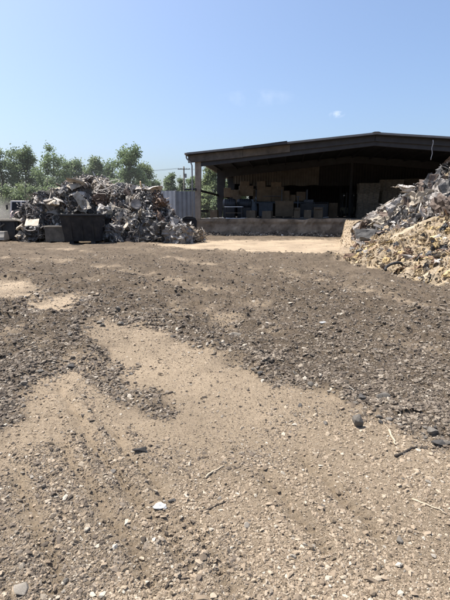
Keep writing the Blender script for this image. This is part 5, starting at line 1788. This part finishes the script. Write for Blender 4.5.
        link_mesh('sheet', V, F, fd if b_ == nb - 1 else fm, fn)
    for b_ in range(nb + 1):
        MB().box((Lf * b_ / nb, 0.0, 1.98), (0.1, 0.12, 3.96)).build('post', post, fn)
    MB().box((Lf / 2, 0.11, 3.6), (Lf, 0.06, 0.1)).build('rail', post, fn)
    # utility pole and its wires
    pw = surf('pole wood', [(0.09, 0.075, 0.06), (0.15, 0.13, 0.105)], 4, 0.9, 0, 0.3, 20)
    p = at(184.5, 205, 82.0)
    up = thing('utility_pole', 'wooden utility pole with a crossarm rising beyond the fence', 'utility pole', (p.x, p.y, 0))
    MB().tube([(0, 0, 0), (0, 0, 5), (0, 0, 9.9)], [0.17, 0.15, 0.12], 10).build('shaft', pw, up, True)
    xa = MB().box((0, -0.13, 9.4), (2.2, 0.1, 0.12)).build('crossarm', pw, up)
    for k in (-1.0, -0.5, 0.5, 1.0):
        MB().lathe([(0.02, 0), (0.05, 0.03), (0.04, 0.1), (0.05, 0.14), (0.02, 0.17)], (k, -0.13, 9.46), 'z', 8).build('insulator', post, xa)
    MB().lathe([(0.05, 0), (0.2, 0.02), (0.2, 0.7), (0.05, 0.75)], (0.3, 0.0, 7.9), 'z', 14).build('transformer', post, up)
    wm = surf('wire', [(0.04, 0.04, 0.04), (0.06, 0.06, 0.06)], 3, 0.6, 0, 0)
    for k, nm in ((-1.0, 'outer'), (0.5, 'inner')):
        for sgn, far in ((-1, 'towards the big trees'), (1, 'towards the shed')):
            pts = []
            for i in range(21):
                t = i / 20
                pts.append((k + sgn * 45 * t, -0.13 + 6 * t * sgn, 9.6 - 1.6 * math.sin(PI * t) + 0.4 * t))
            o = MB().tube(pts, 0.018, 5).build('power_line', wm, None, True)
            o.location = (p.x, p.y, 0)
            tag(o, f'thin sagging power line running {far} from the {nm} insulator of the pole', 'power line', 'power lines on the utility pole')


# ------------------------------------------------------------------ trees
def leaf_mat(name, a, b, c):
    m, nt, bs = new_mat(name)
    g = nt.nodes.new('ShaderNodeNewGeometry')
    r = ramp_node(nt, [(0.0, a), (0.5, b), (1.0, c)])
    nt.links.new(g.outputs['Random Per Island'], r.inputs[0])
    nt.links.new(r.outputs[0], bs.inputs['Base Color'])
    bs.inputs['Roughness'].default_value = 0.6
    tr = nt.nodes.new('ShaderNodeBsdfTranslucent')
    nt.links.new(r.outputs[0], tr.inputs['Color'])
    mx = nt.nodes.new('ShaderNodeMixShader'); mx.inputs[0].default_value = 0.55
    nt.links.new(bs.outputs[0], mx.inputs[1]); nt.links.new(tr.outputs[0], mx.inputs[2])
    nt.links.new(mx.outputs[0], nt.nodes['Material Output'].inputs['Surface'])
    return m


def tree(px, top, d, wpx, label, mat, bark, seed, base=0.25, leaf=0.15, nclump=44, per=210, sparse=1.0, group='trees beyond the yard', name='tree', lobes=None):
    rs = np.random.RandomState(seed)
    p = at(px, 213, d)
    zt = at(px, top, d).z * 1.03
    w = wpx / FPX * d * 1.15
    root = thing(name, label, 'tree', (p.x, p.y, 0), 0, group)
    H = zt
    m = MB()
    tr = []
    for k in range(7):
        t = k / 6
        tr.append((0.25 * math.sin(t * 3 + seed) * t, 0.2 * math.cos(t * 2.3 + seed) * t, H * 0.88 * t))
    m.tube(tr, [0.022 * H * (1 - 0.85 * k / 6) + 0.01 for k in range(7)], 8)
    clumps = []
    lobes = lobes or [(0, 0.62, 1.0, 0.40), (-0.25, 0.45, 0.75, 0.3), (0.27, 0.5, 0.7, 0.3), (0.05, 0.82, 0.62, 0.22)]
    while len(clumps) < nclump:
        lx, lz, lw, lh = lobes[rs.randint(len(lobes))]
        q = rs.normal(size=3); q /= np.linalg.norm(q); q *= rs.uniform(0.35, 1.0) ** 0.5
        x = lx * w + q[0] * lw * w * 0.42; y = q[1] * lw * w * 0.42
        z = H * (lz + q[2] * lh * 0.95)
        if z > H * 0.985 or z < H * base * 0.8: continue
        clumps.append((x, y, z, rs.uniform(0.028, 0.078) * H * (0.8 + 0.4 * rs.rand())))
    for (x, y, z, r) in clumps[:: max(1, len(clumps) // 22)]:
        t0 = np.clip(z / (H * 0.88) - 0.22, 0.15, 0.9)
        i = t0 * 6; k = int(i); f = i - k
        a = Vector(tr[k]).lerp(Vector(tr[min(6, k + 1)]), f)
        b = Vector((x, y, z))
        mid = a.lerp(b, 0.5) + Vector((rs.normal() * 0.15, rs.normal() * 0.15, -0.04 * H * rs.rand()))
        rr = 0.008 * H * (1 - t0 * 0.6)
        m.tube([a, mid, b], [rr, rr * 0.65, rr * 0.25], 6)
    m.build('trunk', bark, root, True)
    C = np.array(clumps)
    n = int(len(C) * per * sparse)
    ci = rs.randint(0, len(C), n)
    q = rs.normal(size=(n, 3)); q /= np.linalg.norm(q, axis=1, keepdims=True)
    q *= (rs.uniform(0, 1, (n, 1)) ** 0.45)
    c = C[ci, :3] + q * C[ci, 3:4] * np.array([1.15, 1.15, 0.85])
    c += rs.normal(0, 0.26, (n, 3))
    L = rs.uniform(0.6, 1.25, n) * leaf
    u = rs.normal(size=(n, 3)); u /= np.linalg.norm(u, axis=1, keepdims=True)
    nn = rs.normal(size=(n, 3)) + np.array([0, 0, 0.7])
    v = np.cross(nn, u); v /= np.linalg.norm(v, axis=1, keepdims=True)
    Lh = L[:, None]
    P = np.stack([c - u * Lh, c + v * Lh * 0.55, c + u * Lh, c - v * Lh * 0.55], 1)
    F = np.arange(n * 4).reshape(-1, 4)
    o = fast_mesh('crown', P.reshape(-1, 3), F, mat)
    o.parent = root
    return root


def build_trees():
    bark = surf('grey bark', [(0.07, 0.06, 0.05), (0.13, 0.115, 0.095)], 6, 0.9, 0, 0.5, 30)
    g1 = leaf_mat('mid green leaves', (0.09, 0.125, 0.06), (0.19, 0.245, 0.125), (0.28, 0.34, 0.2))
    g2 = leaf_mat('dark green leaves', (0.085, 0.125, 0.056), (0.175, 0.24, 0.11), (0.26, 0.33, 0.17))
    g3 = leaf_mat('light green leaves', (0.11, 0.145, 0.06), (0.21, 0.26, 0.12), (0.3, 0.35, 0.19))
    D = 62
    tall = [(0, 0.5, 0.9, 0.42), (-0.15, 0.75, 0.6, 0.22), (0.2, 0.68, 0.55, 0.25), (0, 0.3, 1.0, 0.2)]
    two = [(-0.2, 0.72, 0.5, 0.22), (0.2, 0.66, 0.5, 0.24), (0, 0.42, 0.9, 0.26), (0.05, 0.85, 0.35, 0.13)]
    T = [(-28, 144, D, 50, 'broad tree at the edge of the view beyond the container', g1, 1, {}),
         (7, 147, D, 34, 'tall feathery tree directly above the truck', g1, 2, dict(lobes=tall)),
         (30, 147, D + 2, 26, 'slim open-crowned tree beside the feathery one', g1, 3, dict(lobes=two, sparse=0.75)),
         (56, 150, D, 38, 'rounded dense tree above the truck end of the heap', g2, 4, {}),
         (76, 161, D + 4, 24, 'lower bushy tree beside the rounded dense one', g1, 5, {}),
         (97, 158, D, 17, 'narrow tree with a forked top above the hopper bin', g1, 6, dict(lobes=two)),
         (110, 157, D + 3, 18, 'narrow upright tree beside the fork-topped one', g2, 7, dict(lobes=tall)),
         (132, 149, D - 2, 30, 'tall dense dark tree standing highest near the fence', g2, 8, dict(lobes=[(-0.05, 0.75, 0.9, 0.25), (0.1, 0.5, 1.0, 0.26), (-0.25, 0.42, 0.5, 0.2), (0.05, 0.88, 0.55, 0.13)])),
         (145, 168, D + 3, 22, 'light green tree tucked behind the tall dense one', g3, 9, {}),
         (158, 182, 85, 9, 'small distant tree over the fence beside the heap top', g2, 10, dict(nclump=24, leaf=0.22)),
         (171, 177, 88, 15, 'distant round tree over the fence before the pole', g1, 11, dict(nclump=28, leaf=0.22)),
         (180, 179, 90, 10, 'distant slim tree touching the pole', g1, 12, dict(nclump=24, leaf=0.22)),
         (193, 176, 86, 13, 'distant tree between the pole and the shed corner', g2, 13, dict(nclump=28, leaf=0.22)),
         (212, 166, 80, 22, 'light green tree seen through the open side of the shed', g3, 14, dict(leaf=0.2)),
         (232, 170, 84, 18, 'light green tree behind the second column of the shed', g3, 15, dict(leaf=0.2)),
         (205, 186, 76, 18, 'low bushy tree seen under the side rail of the shed', g3, 16, dict(leaf=0.2, base=0.05, lobes=[(0, 0.45, 1.0, 0.5)])),
         (222, 188, 74, 20, 'low round tree under the side rail near the second column', g1, 17, dict(leaf=0.2, base=0.05, lobes=[(0, 0.45, 1.0, 0.5)])),
         (-70, 150, D + 5, 50, 'wide tree far out beyond the container end', g2, 18, {}),
         (500, 168, 95, 50, 'broad tree behind the far end of the shed', g1, 20, {})]
    for (px, top, d, w, lab, mat, seed, kw) in T:
        tree(px, top, d, w, lab, mat, bark, seed, **kw)
    # bushes that close the view under the crowns
    B = [(-30, 178, 55, 44, g2), (4, 178, 55, 38, g1), (26, 176, 56, 34, g3), (48, 173, 57, 34, g1), (70, 177, 57, 36, g2), (92, 174, 58, 30, g3), (115, 175, 58, 32, g1), (138, 177, 58, 30, g1)]
    words = ['beyond the container end', 'behind the truck', 'beside the truck cab', 'behind the start of the heap', 'behind the heap above the grey bin', 'behind the heap above the hopper bin', 'behind the middle of the heap', 'behind the fence end of the heap']
    for i, ((px, top, d, w, mat), wd) in enumerate(zip(B, words)):
        tree(px, top, d, w, f'leafy bush growing {wd}', mat, bark, 40 + i, base=0.0, leaf=0.17, nclump=34, per=150, group='bushes below the trees', name='bush',
             lobes=[(0, 0.45, 1.15, 0.5), (-0.3, 0.35, 0.7, 0.4), (0.3, 0.35, 0.7, 0.4)])


# ------------------------------------------------------------------ dust and light
def build_dust():
    """dust hanging round the truck, and thin haze added before the trees"""
    m = bpy.data.materials.new('hanging dust and haze'); m.use_nodes = True
    nt = m.node_tree
    nt.nodes.remove(nt.nodes['Principled BSDF'])
    v = nt.nodes.new('ShaderNodeVolumePrincipled')
    v.inputs['Color'].default_value = (0.86, 0.80, 0.72, 1)
    v.inputs['Anisotropy'].default_value = 0.2
    tc = nt.nodes.new('ShaderNodeTexCoord')
    ln = nt.nodes.new('ShaderNodeVectorMath'); ln.operation = 'LENGTH'
    nt.links.new(tc.outputs['Object'], ln.inputs[0])
    n = nt.nodes.new('ShaderNodeTexNoise'); n.inputs['Scale'].default_value = 2.2; n.inputs['Detail'].default_value = 3
    nt.links.new(tc.outputs['Object'], n.inputs['Vector'])
    mr = nt.nodes.new('ShaderNodeMapRange')
    mr.inputs['From Min'].default_value = 1.0; mr.inputs['From Max'].default_value = 0.1
    mr.inputs['To Min'].default_value = 0.0; mr.inputs['To Max'].default_value = 0.30
    nt.links.new(ln.outputs['Value'], mr.inputs['Value'])
    mu = nt.nodes.new('ShaderNodeMath'); mu.operation = 'MULTIPLY'
    nt.links.new(mr.outputs[0], mu.inputs[0]); nt.links.new(n.outputs['Fac'], mu.inputs[1])
    nt.links.new(mu.outputs[0], v.inputs['Density'])
    nt.links.new(v.outputs[0], nt.nodes['Material Output'].inputs['Volume'])
    o = link_mesh('dust_haze', ICO2[0], ICO2[1], m)
    p = at(-4, 206, 44)
    o.location = (p.x - 0.6, p.y, 1.2); o.scale = (3.6, 4.0, 2.4)
    tag(o, 'pale dust hanging in the air around the truck', 'dust', kind='stuff')
    m2 = m.copy()
    for nd in m2.node_tree.nodes:
        if nd.type == 'MAP_RANGE':
            nd.inputs['To Max'].default_value = 0.017
        if nd.type == 'PRINCIPLED_VOLUME':
            nd.inputs['Color'].default_value = (0.88, 0.88, 0.86, 1)
    o = link_mesh('dust_haze', ICO2[0], ICO2[1], m2)  # haze volume added to lift the dark tones of the trees
    o.location = (-17, 53.5, 2.5); o.scale = (24, 6.0, 12)
    tag(o, 'thin dust haze added between the scrap heap and the trees to soften them', 'dust', kind='stuff')


def build_light():
    w = bpy.data.worlds.new('World')
    S.world = w
    w.use_nodes = True
    nt = w.node_tree
    bg = nt.nodes['Background']
    sky = nt.nodes.new('ShaderNodeTexSky')
    sky.sky_type = 'NISHITA'
    sky.sun_disc = False
    el = math.radians(64)
    az = math.radians(-72)          # clockwise from +Y
    sky.sun_elevation = el
    sky.sun_rotation = az
    sky.altitude = 200
    sky.air_density = 1.0
    sky.dust_density = 4.0
    sky.ozone_density = 4.4
    # two wisps of fair weather cloud, each in its own direction
    tc = nt.nodes.new('ShaderNodeTexCoord')
    col = sky.outputs['Color']
    for (px, py, rx, ry, amt, sc) in ((337, 114.5, 0.018, 0.008, 0.36, 80), (258, 98, 0.09, 0.018, 0.13, 30)):
        c = ray(px, py).normalized()
        right = Vector((0, 0, 1)).cross(c).normalized()
        up = c.cross(right)
        nz = nt.nodes.new('ShaderNodeTexNoise'); nz.inputs['Scale'].default_value = sc; nz.inputs['Detail'].default_value = 5
        nt.links.new(tc.outputs['Generated'], nz.inputs['Vector'])
        terms = []
        for ax, rr in ((right, rx), (up, ry)):
            d = nt.nodes.new('ShaderNodeVectorMath'); d.operation = 'DOT_PRODUCT'
            d.inputs[1].default_value = ax
            nt.links.new(tc.outputs['Generated'], d.inputs[0])
            q = nt.nodes.new('ShaderNodeMath'); q.operation = 'DIVIDE'; q.inputs[1].default_value = rr
            nt.links.new(d.outputs['Value'], q.inputs[0])
            s2 = nt.nodes.new('ShaderNodeMath'); s2.operation = 'MULTIPLY'
            nt.links.new(q.outputs[0], s2.inputs[0]); nt.links.new(q.outputs[0], s2.inputs[1])
            terms.append(s2)
        f = nt.nodes.new('ShaderNodeVectorMath'); f.operation = 'DOT_PRODUCT'; f.inputs[1].default_value = c
        nt.links.new(tc.outputs['Generated'], f.inputs[0])
        ad = nt.nodes.new('ShaderNodeMath'); ad.operation = 'ADD'
        nt.links.new(terms[0].outputs[0], ad.inputs[0]); nt.links.new(terms[1].outputs[0], ad.inputs[1])
        mr = nt.nodes.new('ShaderNodeMapRange')
        mr.inputs['From Min'].default_value = 1.0; mr.inputs['From Max'].default_value = 0.0
        mr.inputs['To Min'].default_value = 0.0; mr.inputs['To Max'].default_value = 1.0
        nt.links.new(ad.outputs[0], mr.inputs['Value'])
        front = nt.nodes.new('ShaderNodeMath'); front.operation = 'GREATER_THAN'; front.inputs[1].default_value = 0.5
        nt.links.new(f.outputs['Value'], front.inputs[0])
        nm = nt.nodes.new('ShaderNodeMapRange')
        nm.inputs['From Min'].default_value = 0.42; nm.inputs['From Max'].default_value = 0.72
        nt.links.new(nz.outputs['Fac'], nm.inputs['Value'])
        m1 = nt.nodes.new('ShaderNodeMath'); m1.operation = 'MULTIPLY'
        nt.links.new(mr.outputs[0], m1.inputs[0]); nt.links.new(nm.outputs[0], m1.inputs[1])
        m2 = nt.nodes.new('ShaderNodeMath'); m2.operation = 'MULTIPLY'
        nt.links.new(m1.outputs[0], m2.inputs[0]); nt.links.new(front.outputs[0], m2.inputs[1])
        m3 = nt.nodes.new('ShaderNodeMath'); m3.operation = 'MULTIPLY'; m3.inputs[1].default_value = amt; m3.use_clamp = True
        nt.links.new(m2.outputs[0], m3.inputs[0])
        mx = nt.nodes.new('ShaderNodeMix'); mx.data_type = 'RGBA'
        mx.inputs[7].default_value = (6.2, 6.4, 6.8, 1)
        nt.links.new(m3.outputs[0], mx.inputs['Factor'])
        nt.links.new(col, mx.inputs[6])
        col = mx.outputs[2]
    nt.links.new(col, bg.inputs['Color'])
    bg.inputs['Strength'].default_value = 0.135
    sd = bpy.data.lights.new('sun', 'SUN')
    sd.energy = 4.7
    sd.angle = math.radians(0.5)
    sd.color = (1.0, 0.95, 0.88)
    so = bpy.data.objects.new('sun', sd)
    COL.objects.link(so)
    to_sun = Vector((math.sin(az) * math.cos(el), math.cos(az) * math.cos(el), math.sin(el)))
    so.rotation_euler = to_sun.to_track_quat('Z', 'Y').to_euler()
    so.location = to_sun * 50
    S.view_settings.view_transform = 'Standard'
    S.view_settings.look = 'None'
    S.view_settings.gamma = 1.0
    S.view_settings.use_curve_mapping = False
    S.view_settings.exposure = 0.72


scrap_materials()
build_light()
build_ground()
build_gravel()
build_stones()
build_litter()
build_left_heap()
build_right_heap()
build_shed()
build_stock()
build_yard_things()
build_trees()
build_dust()
